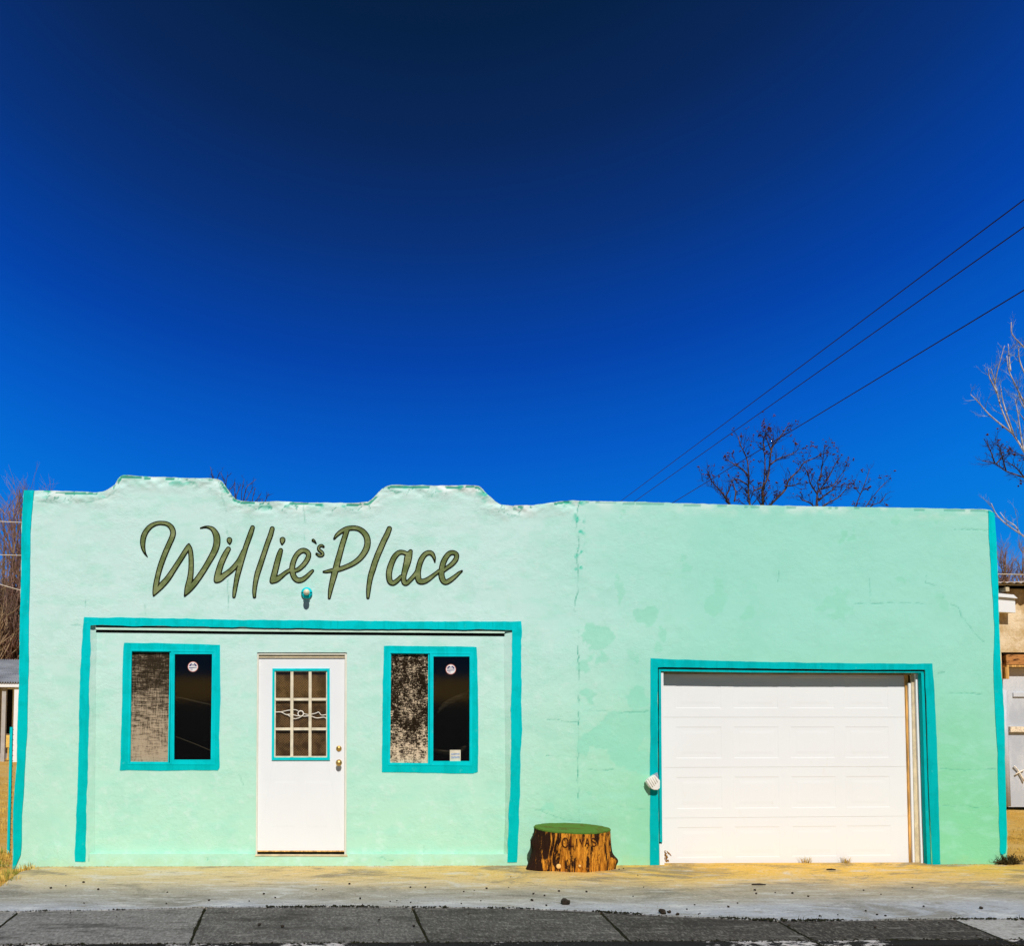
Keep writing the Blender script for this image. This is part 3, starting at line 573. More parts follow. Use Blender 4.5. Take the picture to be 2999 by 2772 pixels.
m.color(m.mix(m.rng(f, 1.19, 1.32), (.016, .010, .005), (.72, .56, .38))); M['screen2'] = m.m
m = bpy.data.materials.new('window_glass'); m.use_nodes = True; nt_ = m.node_tree; nt_.nodes.clear(); oo = nt_.nodes.new('ShaderNodeOutputMaterial'); g1 = nt_.nodes.new('ShaderNodeBsdfGlossy'); t1 = nt_.nodes.new('ShaderNodeBsdfTransparent'); mx = nt_.nodes.new('ShaderNodeMixShader'); fz = nt_.nodes.new('ShaderNodeValue')
g1.inputs['Roughness'].default_value = .05; g1.inputs['Color'].default_value = (1, 1, 1, 1); t1.inputs['Color'].default_value = (.8, .79, .76, 1); fz.outputs[0].default_value = .03
for a, b in ((fz.outputs[0], mx.inputs[0]), (t1.outputs[0], mx.inputs[1]), (g1.outputs[0], mx.inputs[2]), (mx.outputs[0], oo.inputs[0])): nt_.links.new(a, b)
M['glass'] = m
M['red'] = simple('red_ink', (.72, .25, .20), .1, 8); M['paper'] = simple('white_paper', (.75, .74, .72), .05, 8); M['navy'] = simple('navy_ink', (.03, .02, .14), .1, 8); M['grey'] = simple('grey_ink', (.50, .47, .52), .1, 8)
def disc(mb, c, r_, y0, y1, n=28): mb.prism([(c.x + r_ * math.cos(2 * math.pi * k / n), c.z + r_ * math.sin(2 * math.pi * k / n)) for k in range(n)], y0, y1)
def window(D, scr, lab):
    w_ = empty('window'); w_.parent = shop; w_['label'] = lab
    o = trim('window_surround', D['outer'], [D['fr']], YR - .004, M['turq'], None, w_, amp=.011, thick=.004, step=.007)
    mb = MB(); fr = xz(D['fr'], YR - .006)
    mb.frame(fr, xz([(x + (5 if i in (0, 3) else -5), y + (5 if i < 2 else -5)) for i, (x, y) in enumerate(D['fr'])], YR - .006), YR - .007, YR + .05)
    l, r_ = D['lp'], D['rp']
    mb.frame(xz([(l[0][0] - 4, l[0][1] - 3), (l[1][0] + 4, l[1][1] - 3), (l[2][0] + 4, l[2][1] + 4), (l[3][0] - 4, l[3][1] + 4)], YR), xz(l, YR), YR + .004, YR + .04)
    mb.frame(xz([(r_[0][0] - 10, r_[0][1] - 9), (r_[1][0] + 6, r_[1][1] - 9), (r_[2][0] + 7, r_[2][1] + 11), (r_[3][0] - 11, r_[3][1] + 11)], YR), xz(r_, YR), YR - .004, YR + .036)
    c0, c1 = (l[1][0] + r_[0][0]) / 2, (l[2][0] + r_[3][0]) / 2
    mb.prism(xz([(c0 - 3, D['fr'][0][1] + 5), (c1 - 3, D['fr'][2][1] - 4), (c1 + 3, D['fr'][2][1] - 4), (c0 + 3, D['fr'][0][1] + 5)], YR), YR - .009, YR + .02)
    mb.build('frame', M['turq_f'], w_, .0012)
    ex = lambda q, e: [(q[0][0] - e, q[0][1] - e), (q[1][0] + e, q[1][1] - e), (q[2][0] + e, q[2][1] + e), (q[3][0] - e, q[3][1] + e)]
    mb = MB(); mb.prism(xz(ex(l, 2), YR + .03), YR + .028, YR + .032); mb.build('screen', scr, w_)
    mb = MB(); mb.prism(xz(ex(r_, 2), YR + .024), YR + .022, YR + .026); mb.build('pane', M['glass'], w_)
    c = at(*D['st'], YR + .018); rr = 15 * PXM; y = YR + .0215; dcl = None
    for nm, mat, k, dy in (('decal', M['red'], 1, 0), (None, M['paper'], .90, .0006)):
        mb = MB(); disc(mb, c, rr * k, y - .0006 - dy, y - dy); o = mb.build('decal' if nm else 'decal_face', mat, w_)
    mb = MB(); pts = [(c.x + rr * .74 * math.cos(a), c.z + .1 * rr + rr * .60 * math.sin(a)) for a in np.linspace(0, math.pi, 14)]; mb.prism(pts, y - .0016, y - .0012)
    mb.prism([(c.x - rr * .74, c.z - rr * .32), (c.x - rr * .2, c.z - rr * .28), (c.x + rr * .74, c.z - rr * .2), (c.x + rr * .74, c.z - rr * .1), (c.x - rr * .74, c.z - rr * .14)], y - .0016, y - .0012); mb.build('decal_print', M['navy'], w_)
    mb = MB(); mb.box(c.x - rr * .40, c.x + rr * .40, y - .0022, y - .0017, c.z + .16 * rr, c.z + .34 * rr); disc(mb, Vector((c.x, 0, c.z + rr * .62)), rr * .2, y - .0022, y - .0017, 12); mb.build('decal_print', M['paper'], w_)
    mb = MB(); mb.box(c.x - rr * .5, c.x - rr * .05, y - .0016, y - .0012, c.z - .72 * rr, c.z - .36 * rr); mb.build('decal_print', M['grey'], w_)
    return w_
window(WL, M['screen1'], 'left shop window with tan screen half and dark half')
window(WR, M['screen2'], 'right shop window with torn blackish screen half and a card')
# things behind the glass; the two tubes are added to imitate reflections
m = MT('glass_reflection', .9, .1); n = m.noise(14, 6, .7, (.5, 1, 3)); m.color(m.mix(m.rng(n, .45, .7), (.012, .010, .006), (.10, .085, .06))); M['refl'] = m.m
mb = MB(); yb = .30
pa = crspline([(1282, 2090, 3), (1300, 2068, 9), (1330, 2052, 11), (1358, 2040, 10), (1400, 2022, 12)], 6); mb.tube([at(p[0], p[1], yb) for p in pa], [max(p[2], 1) * .0034 for p in pa], 10)
tag(mb.build('reflection_streak', M['refl']), 'grey streak imitating a reflection, slanting behind the right shop window glass', 'glass_reflection')
mb = MB(); pa = crspline([(1262, 2197, 4), (1290, 2203, 7), (1320, 2206, 8), (1350, 2198, 8), (1400, 2170, 6)], 6); mb.tube([at(p[0], p[1], yb) for p in pa], [max(p[2], 1) * .0034 for p in pa], 10)
tag(mb.build('reflection_streak', M['refl']), 'curved pale streak imitating a car hood reflection, low behind the right shop window beside the card', 'glass_reflection')
card = MB(); q = [(1317.5, 2198), (1349, 2198), (1349, 2231), (1317.5, 2231)]; card.prism(xz(q, YR + .02), YR + .0195, YR + .021); co = card.build('paper_card', simple('cream_card', (.66, .60, .46), .1, 20)); tag(co, 'small square cream card with faint blue print, standing in the right shop window', 'card')
mb = MB(); mb.prism(xz([(1321, 2208), (1346, 2207), (1346, 2212), (1321, 2213)], YR + .019), YR + .0186, YR + .0192); mb.prism(xz([(1321, 2217), (1346, 2216), (1346, 2222), (1321, 2223)], YR + .019), YR + .0186, YR + .0192); mb.build('faded_print', simple('faded_blue_ink', (.34, .40, .50), .3, 60), co)
for pts, lab in (([(512, 2043), (535, 2046), (560, 2052), (590, 2059), (621, 2066)], 'thin pale cable crossing the dark half of the left shop window halfway up'), ([(512, 2158), (545, 2170), (580, 2184), (618, 2200)], 'faint pale cable sagging low across the dark half of the left shop window')):
    mb = MB(); pa = crspline([(x, y, 0) for x, y in pts], 5); mb.tube([at(p[0], p[1], .2) for p in pa], .0022, 5); tag(mb.build('cable', simple('dusty_cable', (.22, .19, .13), .3, 90)), lab, 'cable')

# ---- entry door
door = empty('entry_door'); door.parent = shop
mb = MB(); mb.frame(xz(DF, YR), xz([(757.5, 1919), (1010, 1919), (1008.5, 2508.8), (753, 2508.8)], YR), YR + .012, YR + .09); mb.build('door_frame', simple('white_frame_paint', (.72, .70, .60), .06, 7), door, .002)
mb = MB(); mb.prism(xz([(757, 1919), (1010, 1919), (1010, 1927.5), (757, 1927.5)][::-1], YR + .03), YR + .03, YR + .08); mb.build('head_strip', M['cream'], door)
G4 = [(804, 1965), (958, 1965), (958, 2220), (803, 2220)]
S4 = [(757, 1927), (1009.5, 1927), (1008, 2494), (752.5, 2494)]
mb = MB(); YD = YR + .045
mb.frame(xz(S4[::-1], YD), xz(G4[::-1], YD), YD, YD + .04); mb.build('door_slab', M['white'], door, .0015)
for (a, b) in ((800, 868), (896, 963)):     # faint embossed panels of the lower half
    mb = MB(); q = xz([(a, 2290), (a, 2425), (b, 2425), (b, 2290)], YD); q2 = xz([(a + 5, 2295), (a + 5, 2420), (b - 5, 2420), (b - 5, 2295)], YD)
    mb.add([(x, YD, z) for x, z in q] + [(x, YD - .0008, z) for x, z in q2], [(4, 5, 6, 7)] + [(i, (i + 1) % 4, (i + 1) % 4 + 4, i + 4) for i in range(4)]); mb.build('embossed_panel', M['white'], door)
mb = MB(); mb.frame(xz([(797.9, 1959), (965.7, 1959), (966.4, 2228), (795.7, 2228)][::-1], YD), xz([(804.5, 1966), (958, 1966), (958, 2220), (803, 2220)][::-1], YD), YD - .012, YD + .001); mb.build('glass_surround', M['turq_f'], door, .001)
mb = MB()
for x_ in (855, 908.3): mb.prism(xz([(x_ - 4.3, 1967), (x_ - 4.8, 2219), (x_ + 3.8, 2219), (x_ + 4.3, 1967)], YD), YD - .004, YD + .01)
for y_ in (2049.6, 2136.5):
    for a, b in ((804.5, 850.4), (859.5, 903.8), (912.8, 957.6)): mb.prism(xz([(a, y_ - 3.8), (a, y_ + 3.8), (b, y_ + 3.8), (b, y_ - 3.8)], YD), YD - .0025, YD + .01)
mb.frame(xz(G4[::-1], YD), xz([(808, 1969), (955, 1969), (955, 2216), (807, 2216)][::-1], YD), YD + .001, YD + .012); mb.build('muntins', simple('cream_muntin_paint', (.72, .64, .47), .15, 12), door, .001)
m = MT('expanded_metal_screen', .8, .1); x = m.xyz(0); z = m.xyz(2)
A_ = m.math('ADD', m.math('MULTIPLY', x, 2 * math.pi / .017), m.math('MULTIPLY', z, 2 * math.pi / .026)); B_ = m.math('SUBTRACT', m.math('MULTIPLY', x, 2 * math.pi / .017), m.math('MULTIPLY', z, 2 * math.pi / .026))
s_ = m.math('MAXIMUM', m.math('SINE', A_), m.math('SINE', B_)); n = m.noise(8, 4)
m.color(m.mix(m.math('MULTIPLY', m.rng(s_, .55, .85), m.rng(n, .35, .6, .35, 1)), (.03, .014, .006), (.62, .38, .18))); M['lattice'] = m.m
mb = MB(); mb.prism(xz(G4[::-1], YD + .03), YD + .03, YD + .033); mb.build('security_screen', M['lattice'], door)
mb = MB(); mb.prism(xz(G4[::-1], YD + .014), YD + .0135, YD + .0155); mb.build('pane', M['glass'], door)
c = at(992.5, 2193.6, YD); mb = MB(); mb.lathe([(.028, 0), (.029, .006), (.024, .012), (.015, .014), (.012, .02), (.002, .021)], (c.x, YD, c.z), 'Y', 24); mb.build('deadbolt', M['brass'], door)
c = at(992.5, 2235, YD); mb = MB(); mb.lathe([(.032, 0), (.032, .005), (.02, .012), (.013, .03), (.024, .042), (.030, .055), (.026, .066), (.012, .072), (.002, .073)], (c.x, YD, c.z), 'Y', 24); mb.build('door_knob', M['brass'], door)
mb = MB(); mb.prism(xz([(752, 2493), (752, 2496), (1010, 2496), (1010, 2493)], YD), YD - .014, YD + .03); mb.build('bottom_sweep', M['rustwood'], door)
mb = MB(); mb.prism(xz([(751, 2496), (751, 2509), (1011, 2509), (1011, 2496)], YD), YD - .004, YD + .04); mb.build('threshold_gap', M['black'], door)
mb = MB(); mb.prism(xz([(747, 2505.5), (747, 2509.5), (1018, 2510.5), (1018, 2506)], -.004), -.006, .035); mb.build('threshold', simple('worn_threshold', (.62, .52, .33), .2, 10), door)
# garland of wire with a ring behind the door glass
g = empty('wire_garland', tuple(at(882, 2092, YD + .02))); tag(g, 'thin white wire garland with a small ring hanging across the door glass', 'garland')
def dpx(L_): return [(x / 2.8 + 720, y / 2.8 + 1880) for x, y in L_]
mb = MB()
for L_ in ([(240, 580), (290, 580), (330, 600), (370, 598), (420, 610), (450, 615)], [(290, 578), (350, 565), (400, 560), (430, 570)], [(340, 600), (370, 620), (400, 634), (440, 625), (460, 612)], [(470, 590), (510, 600), (570, 590), (597, 580), (620, 605), (662, 600)], [(470, 615), (530, 612), (580, 628), (640, 622), (662, 635)]):
    p_ = crspline([(x, y, 0) for x, y in dpx(L_)], 4); mb.tube([at(q[0], q[1], YD + .012) for q in p_], .0045, 5)
mw = simple('white_wire', (.85, .80, .70), .05, 9); mb.build('wire', mw, g)
mb = MB(); c = at(450 / 2.8 + 720, 592 / 2.8 + 1880, YD + .012); mb.tube([(c.x + .028 * math.cos(a), c.y - .004, c.z + .028 * math.sin(a)) for a in np.linspace(0, 2 * math.pi, 22)], .006, 6); mb.build('ring', mw, g)

# ---- garage
gd = empty('garage_door'); gd.parent = shop; YG = .165
mb = MB(); yi = .014     # turquoise inner boards round the opening
mb.prism(xz([(1928, 1959.5), (1928, 1967), (2200, 1971), (2704, 1971.5), (2707, 1966.5), (2440, 1966), (2200, 1963.5)], yi), yi, yi + .06)
mb.prism(xz([(1928.5, 1967.5), (1931, 2469), (1940, 2468.5), (1936, 1967.5)], yi), yi, yi + .06)
mb.prism(xz([(2698, 1972), (2704, 2150), (2711, 2400), (2716, 2535), (2727, 2535), (2720, 2374), (2715, 2241), (2710.5, 2052), (2706, 1972)], yi), yi, yi + .06)
mb.build('casing', M['turq_r'], gd, .0015)
mb = MB(); mb.prism(xz([(1931, 2474), (1932, 2538), (1943, 2538), (1941, 2474)], yi), yi, yi + .05); mb.build('casing', M['gwhite'], gd, .001)
mb = MB(); mb.prism(xz([(1925, 1953), (1925, 1959.8), (2200, 1963.6), (2440, 1966.3), (2707, 1967), (2716, 2241), (2728, 2534), (2733, 2534), (2719, 2241), (2711, 1961), (2440, 1960), (2200, 1957)], .008), .009, .0135); mb.prism(xz([(1926.5, 1960), (1928, 2200), (1930, 2472), (1932, 2472), (1930.5, 2200), (1929.4, 1960)], .008), .009, .0135); mb.build('gap_shade_strip', M['black'], gd)
mb = MB(); mb.box(at(1926, 2200).x - .06, at(2735, 2200).x + .06, .19, .20, -.05, at(2000, 1940).z + .05)
mb.box(at(1926, 2200).x - .05, at(2735, 2200).x + .05, yi + .07, .19, at(2000, 1950).z, at(2000, 1950).z + .03); mb.build('dark_backing', M['black'], gd)
def bil(u, v, Q): 
    a = Q[0].lerp(Q[1], u); b = Q[3].lerp(Q[2], u); return a.lerp(b, v)
GQ = [at(1934, 1955, YG), at(2651, 1958, YG), at(2663.5, 2532, YG), at(1939, 2541, YG)]
UB = [(.061, .245), (.294, .476), (.525, .706), (.748, .927)]; VS = [(0, .2535), (.2535, .506), (.506, .7585), (.7585, 1)]
for si, (v0, v1) in enumerate(VS):
    mb = MB(); g_ = .0008
    us = [0] + [t for p in UB for t in p] + [1]; h = v1 - v0
    vb = [v0 + g_, v0 + h * .19, v0 + h * .82, v1 - g_]
    def P(u, v, d=0): p = bil(u, v, GQ); return (p.x, p.y + d, p.z)
    for j in range(3):
        for i in range(len(us) - 1):
            u0, u1, a, b = us[i], us[i + 1], vb[j], vb[j + 1]
            if j == 1 and i % 2 == 1:
                rings = []
                for du, dv, d in ((0, 0, 0), (.0030, .0040, .0020), (.0190, .020, .0020), (.0285, .034, .0008)):
                    rings.append([P(u0 + du, a + dv, d), P(u1 - du, a + dv, d), P(u1 - du, b - dv, d), P(u0 + du, b - dv, d)])
                vs = [p for r_ in rings for p in r_]
                mb.add(vs, [(4 * k + q, 4 * k + (q + 1) % 4, 4 * k + 4 + (q + 1) % 4, 4 * k + 4 + q) for k in range(3) for q in range(4)] + [(12, 13, 14, 15)])
            else: mb.add([P(u0, a), P(u1, a), P(u1, b), P(u0, b)], [(0, 1, 2, 3)])
    mb.add([P(0, vb[0]), P(1, vb[0]), P(1, vb[0], .02), P(0, vb[0], .02), P(0, vb[3]), P(1, vb[3]), P(1, vb[3], .02), P(0, vb[3], .02)], [(0, 1, 2, 3), (4, 5, 6, 7)])
    mb.build('door_section', M['gwhite'], gd)
mb = MB(); mb.add([P_ for P_ in [tuple(bil(u, v, GQ) + Vector((0, .0025, 0))) for u, v in ((0, 0), (1, 0), (1, 1), (0, 1))]], [(0, 1, 2, 3)]); mb.build('section_seam', simple('seam_shade', (.70, .66, .56), .1, 5), gd)
def strip(name, pts, y, t, mat, b=.001): mb = MB(); mb.prism(xz(pts, y), y, y + t); return mb.build(name, mat, gd, b)
strip('door_stop', [(1936, 1972), (1939.5, 2540), (1946, 2540), (1943, 1972)], .022, .03, M['gwhite'])
strip('seal_strip', [(2650, 1972), (2664, 2534), (2673, 2534), (2659.5, 1972)], .150, .03, M['rustwood'])
strip('door_track', [(2660.5, 2002), (2673.5, 2533), (2680.5, 2533), (2668.6, 2002)], .125, .03, M['gwhite'])
strip('side_jamb', [(2668.8, 1968), (2681, 2533), (2698, 2533), (2682, 1968)], .115, .03, M['cream'])
strip('side_jamb', [(2681, 1974), (2698, 2533), (2711, 2533), (2693, 1974)], .085, .03, M['gwhite'])
strip('side_jamb', [(2692.5, 1972), (2710.5, 2533), (2714.5, 2534), (2699, 1972)], .078, .03, M['rustwood'])
strip('head_board', [(1936, 1967), (1936, 1975), (2690, 1979), (2690, 1970)], .118, .03, M['tan'])
# peeling rust at the lower left corner of the garage door
random.seed(4); mb = MB()
for k in range(9):
    x0, y0 = 1946 + random.random() * 14, 2490 + random.random() * 42; pts = [(x0, y0)]
    for _ in range(4): x0 += random.uniform(-4, 5); y0 += random.uniform(-2, 7); pts.append((x0, min(y0, 2537)))
    mb.tube([at(a, b, YG - .003) for a, b in pts], [.002, .006, .008, .005, .002], 5)
mb.build('rust_flake', simple('rust', (.34, .16, .03), .5, 60), gd)

# ------------------------------------------------------------------ lamp, cover
c = at(898.5, 1738, 0); wl = empty('wall_lamp', (c.x, -.005, c.z)); tag(wl, 'small round turquoise lamp base with a bare cream bulb under the lettering', 'wall lamp')
mb = MB(); mb.lathe([(.058, 0), (.058, .018), (.050, .030), (.036, .040), (.030, .046)], (c.x, -.005, c.z), 'Y', 28)
for sx_ in (-1, 1): mb.tube([(c.x + sx_ * .020, -.035, c.z - .02), (c.x + sx_ * .030, -.040, c.z - .05)], [.010, .006], 6)
mb.build('base', M['turq_f'], wl)
mb = MB(); mb.lathe([(.026, .04), (.026, .075)], (c.x, -.005, c.z), 'Y', 20); mb.build('socket', simple('black_socket', (.02, .02, .02), .2, 9, .4), wl)
mb = MB(); mb.lathe([(.018, .07), (.024, .085), (.030, .105), (.0315, .122), (.028, .138), (.018, .150), (.004, .155)], (c.x, -.005, c.z), 'Y', 24); mb.build('bulb', simple('frosted_bulb', (.80, .70, .50), .05, 9, .35, .4), wl)
mb = MB()
for sx_ in (-1, 1): mb = MB(); mb.tube([(c.x + sx_ * .034, -.044, c.z + .002), (c.x + sx_ * .052, -.037, c.z + .002)], .004, 6); mb.build('screw_slot', M['black'], wl)

def zz(x, y): return (x / 2.717 + 1860, y / 2.717 + 1900)
hc = empty('ribbed_cover', tuple(at(1910, 2290, -.03))); tag(hc, 'small white ribbed cover hanging tilted over the left garage trim', 'cover')
mb = MB(); outl = [zz(*p) for p in [(78, 1062), (100, 1034), (147, 1006), (172, 1034), (188, 1050), (187, 1110), (170, 1124), (142, 1124), (116, 1114), (98, 1096)]]
P0 = xz(outl, -.03); mb.prism(P0[::-1], -.075, -.012); mb.build('cover', simple('white_plastic', (.78, .76, .70), .04, 9, .5, .3), hc, .006)
mb = MB(); 
for k in range(5):
    a = zz(92 + k * 17 - 3, 1046 - k * 7 + 2); b = zz(138 + k * 12 - 8, 1112 + 2 - k * 13 + 4)
    mb.tube([at(*a, -.078), at(*b, -.078)], .0035, 6)
mb.build('rib', simple('white_plastic_rib', (.72, .68, .58), .04, 9, .5, .3), hc)
mb = MB(); mb.prism(xz([zz(147, 1006), zz(176, 990), zz(186, 1046), zz(172, 1034)], -.03)[::-1], -.04, -.015); mb.build('grille', simple('grey_grille', (.30, .34, .42), .5, 160), hc)
mb = MB(); mb.tube([at(*zz(180, 1060), -.02), at(*zz(184, 1045), -.0)], .006, 6); mb.build('bracket', M['black'], hc)

# ------------------------------------------------------------------ stump
sf = gnd(1688, 2556); RX, RY = .378, .185; sc_c = Vector((at(1676, 2500, sf.y + .185).x, sf.y + .185, 0))
stump = empty('tree_stump', tuple(sc_c)); tag(stump, 'low orange brown tree stump with green top and carved word, standing against the wall', 'tree stump')
SH = (at(1676, 2441, sf.y).z) + .02
def tilt(r_, a): return .115 * r_ * math.sin(a) - .025 * r_ * math.cos(a)
def n1(a, f, s_): return float(fbm(np.array([math.cos(a) * 2 + 7]), np.array([math.sin(a) * 2 + s_]), f, 3, s_)[0])
def stump_r(a, t):      # a: angle, t 0..1 height
    ca, sa = math.cos(a), math.sin(a); e = 1 / math.hypot(ca / RX, sa / RY)
    pw = .86 + .14 * abs(math.cos(2 * a)) ; fl = (1 - t) ** 2.2
    e *= 1 + .03 * n1(a, 2.2, 3) * 2 + .075 * n1(a, 9, 5) * (.35 + .65 * (1 - t)) + .06 * n1(a, 24, 6)
    def bumpf(c0, wd): d = math.atan2(math.sin(a - c0), math.cos(a - c0)); return math.exp(-(d / wd) ** 2)
    e += fl * (.11 * bumpf(R(188), .34) + .045 * bumpf(R(-6), .22) + .03 * bumpf(R(-70), .3) + .02 * bumpf(R(-110), .2))
    e += .045 * bumpf(R(-4), .16) * math.exp(-((t - .22) / .12) ** 2) + .03 * bumpf(R(182), .2) * math.exp(-((t - .62) / .12) ** 2)
    e -= .05 * bumpf(R(214), .16) * math.exp(-((t - .25) / .35) ** 2)
    return e
NA, NT = 220, 26; V = []; Fc = []
for j in range(NT + 1):
    t = j / NT
    for i in range(NA):
        a = 2 * math.pi * i / NA; r_ = stump_r(a, t) * (1 - .02 * (t > .97)); V.append((sc_c.x + r_ * math.cos(a), sc_c.y + r_ * math.sin(a), t * (SH + tilt(r_, a))))
for j in range(NT):
    for i in range(NA): a = j * NA + i; b = j * NA + (i + 1) % NA; Fc.append((a, b, b + NA, a + NA))
mb = MB(); mb.add(V, Fc, True)
m = MT('orange_stump_wood', .8, .15); n = m.noise(9, 8, .78, (1.4, 1.4, .34), 1.0); n2 = m.noise(40, 5, .7, (1.6, 1.6, .16)); n3 = m.noise(9, 5, .7); x = m.xyz(0)
dk = m.math('ADD', n, m.rng(x, sc_c.x - .36, sc_c.x - .10, -.085, .015)); wood = m.mix(m.rng(n2, .38, .62), (.34, .11, .008), (.90, .37, .035))  # dark bark streaks, darkened further on the left to paint that side's shade
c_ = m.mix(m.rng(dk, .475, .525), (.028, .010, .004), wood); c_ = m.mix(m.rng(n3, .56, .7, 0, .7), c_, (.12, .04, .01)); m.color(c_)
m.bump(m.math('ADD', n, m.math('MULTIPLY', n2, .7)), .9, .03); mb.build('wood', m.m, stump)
V = []; Fc = []; NR = 8
for j in range(NR + 1):
    for i in range(NA):
        a = 2 * math.pi * i / NA; k = j / NR; r_ = stump_r(a, 1) * (1.008 if j == NR else 1) * k; V.append((sc_c.x + r_ * math.cos(a), sc_c.y + r_ * math.sin(a), SH + tilt(r_, a) + .004 + (.004 if j < NR else 0) + .006 * float(fbm(np.array([r_ * math.cos(a)]), np.array([r_ * math.sin(a)]), 9, 3, 4)[0])))
for j in range(NR):
    for i in range(NA): a = j * NA + i; b = j * NA + (i + 1) % NA; Fc.append((a, a + NA, b + NA, b))
k = len(V)
for i in range(NA): V.append((V[NR * NA + i][0], V[NR * NA + i][1], V[NR * NA + i][2] - .014))
for i in range(NA): Fc.append((NR * NA + i, k + i, k + (i + 1) % NA, NR * NA + (i + 1) % NA))
mb = MB(); mb.add(V, Fc, False)
m = MT('green_top_paint', .8, .1); n = m.noise(5, 7, .75, (1, 2.4, 1), .8); n2 = m.noise(30, 4, .7); z = m.xyz(2)
c_ = m.mix(m.rng(n, .50, .60, 0, .85), (.085, .175, .025), (.10, .075, .012)); c_ = m.mix(m.rng(n2, .62, .78, 0, .4), c_, (.22, .32, .10)); m.color(c_); m.bump(n2, .5, .01); mb.build('painted_top', m.m, stump)
mb = MB()
def on_stump(px, py, outw=.004):
    d = ray(px, py); lo_, hi = 8.0, 12.0
    for k in range(60):
        s_ = lo_ + (hi - lo_) * k / 60; p = CAM + d * (s_ / d.y); v = p - sc_c; a = math.atan2(v.y, v.x); t = min(max(p.z / SH, 0), 1)
        if math.hypot(v.x, v.y) < stump_r(a, t): break
    a0, b0 = s_ - (hi - lo_) / 60, s_
    for _ in range(14):
        m_ = (a0 + b0) / 2; p = CAM + d * (m_ / d.y); v = p - sc_c; a = math.atan2(v.y, v.x); t = min(max(p.z / SH, 0), 1)
        if math.hypot(v.x, v.y) < stump_r(a, t): b0 = m_
        else: a0 = m_
    return p + Vector((0, -outw, 0))
LT = [[(862 + 48 * math.cos(a), 665 + 75 * math.sin(a)) for a in np.linspace(0, 2 * math.pi, 24)], [(945, 595), (944, 640), (946, 690), (948, 718), (975, 722), (1002, 720)], [(1048, 600), (1050, 640), (1053, 680), (1055, 725)],
      [(1100, 600), (1112, 640), (1125, 690), (1140, 645), (1162, 598)], [(1188, 725), (1200, 670), (1218, 590), (1232, 640), (1246, 715)], [(1198, 675), (1240, 672)],
      [(1350, 612), (1325, 592), (1298, 600), (1290, 632), (1320, 655), (1352, 672), (1362, 700), (1340, 722), (1300, 720)]]
for L_ in LT:
    pts = [on_stump(x / 5.553 + 1500, y / 5.553 + 2350) for x, y in L_]; mb.tube(pts, .0057, 5)
mb.build('carved_word', simple('burnt_groove', (.05, .012, .006), .3, 30), stump)['label'] = 'dark carved capitals reading OLIVAS'
M['cut'] = simple('pale_cut_wood', (.85, .52, .18), .15, 30)
for px, py, rr in ((1635.5, 2539, .024), (1697, 2538, .013)):
    p = on_stump(px, py, .008); mb = MB(); mb.lathe([(rr, -.01), (rr, .006), (rr * .8, .010), (.001, .011)], (p.x, p.y, p.z), 'Y', 18); mb.build('cut_knot', M['cut'], stump)

# ------------------------------------------------------------------ plants, debris
def blade(mb, p, ang, lean, h, w_):
    d = Vector((math.cos(ang), math.sin(ang), 0)); s_ = Vector((-d.y, d.x, 0)) * w_
    a = p; b = p + d * lean * .4 * h + Vector((0, 0, h * .6)); c = p + d * lean * h + Vector((0, 0, h * (1 - lean * .35)))
    mb.add([a - s_, a + s_, b + s_ * .7, b - s_ * .7, c], [(0, 1, 2, 3), (3, 2, 4)])
M['drygrass'] = simple('dry_grass', (.60, .40, .08), .5, 14, .8, .1); M['greengrass'] = simple('olive_grass', (.24, .26, .04), .5, 14); M['moss'] = simple('dark_moss', (.022, .022, .012), .5, 50, .95, .02)
random.seed(11)
def tuft(name, spots, mat, lab, cat, n=60, h=.1, spread=.05, parent=None, kind=None, group=None):
    mb = MB()
    for s_ in spots:
        for _ in range(n):
            a = random.random() * 6.28; r_ = spread * math.sqrt(random.random()); p = Vector((s_[0] + r_ * math.cos(a), s_[1] + r_ * math.sin(a) * .6, s_[2]))
            blade(mb, p, a + random.uniform(-.6, .6), random.uniform(.1, .9), h * random.uniform(.35, 1.1), .0018 + h * .012)
    o = mb.build(name, mat, parent)
    if lab: tag(o, lab, cat, group, kind)
    return o
for px, lab in ((2362, 'left one of two small golden weeds at the foot of the garage door'), (2478, 'right one of two small golden weeds at the foot of the garage door')):
    p = at(px, 2530, .10); tuft('weed', [(p.x, .10, 0)], M['drygrass'], lab, 'weed', 34, .085, .05, group='weeds at the garage door')
# grass at the left corner of the building
sp = []; sg = []
for _ in range(190):
    px = random.uniform(-330, 108); py = random.uniform(2496, 2596)
    if py > 2600 - max(px, 0) * .52 or (px > 45 and py < 2512): continue
    p = gnd(px, py); (sp if random.random() < .7 else sg).append((p.x, p.y, -.012))
tuft('grass', sp, M['drygrass'], 'dry golden grass at the left foot of the building', 'grass', 26, .075, .09, kind='stuff')
tuft('grass', sg, M['greengrass'], 'greener grass among dry tufts left of the building', 'grass', 24, .075, .08, kind='stuff')
sp = []
for _ in range(420):
    px = random.uniform(-500, 52); py = random.uniform(2245, 2470); p = gnd(px, py, -.05)
    if p.x < -3.75 or p.y > 0.3: sp.append((p.x, p.y, float(terrain(np.array(p.x), np.array(p.y)))))
tuft('grass', sp, M['drygrass'], 'sparse yellow grass on the yard left of the building', 'grass', 14, .09, .25, kind='stuff')
sp = []
for _ in range(260):
    x_ = random.uniform(6.95, 10); y_ = random.uniform(-.3, 3.2); sp.append((x_, y_, -.03))
tuft('grass', sp, M['drygrass'], 'short ochre grass on the bank right of the building', 'grass', 14, .05, .14, kind='stuff')
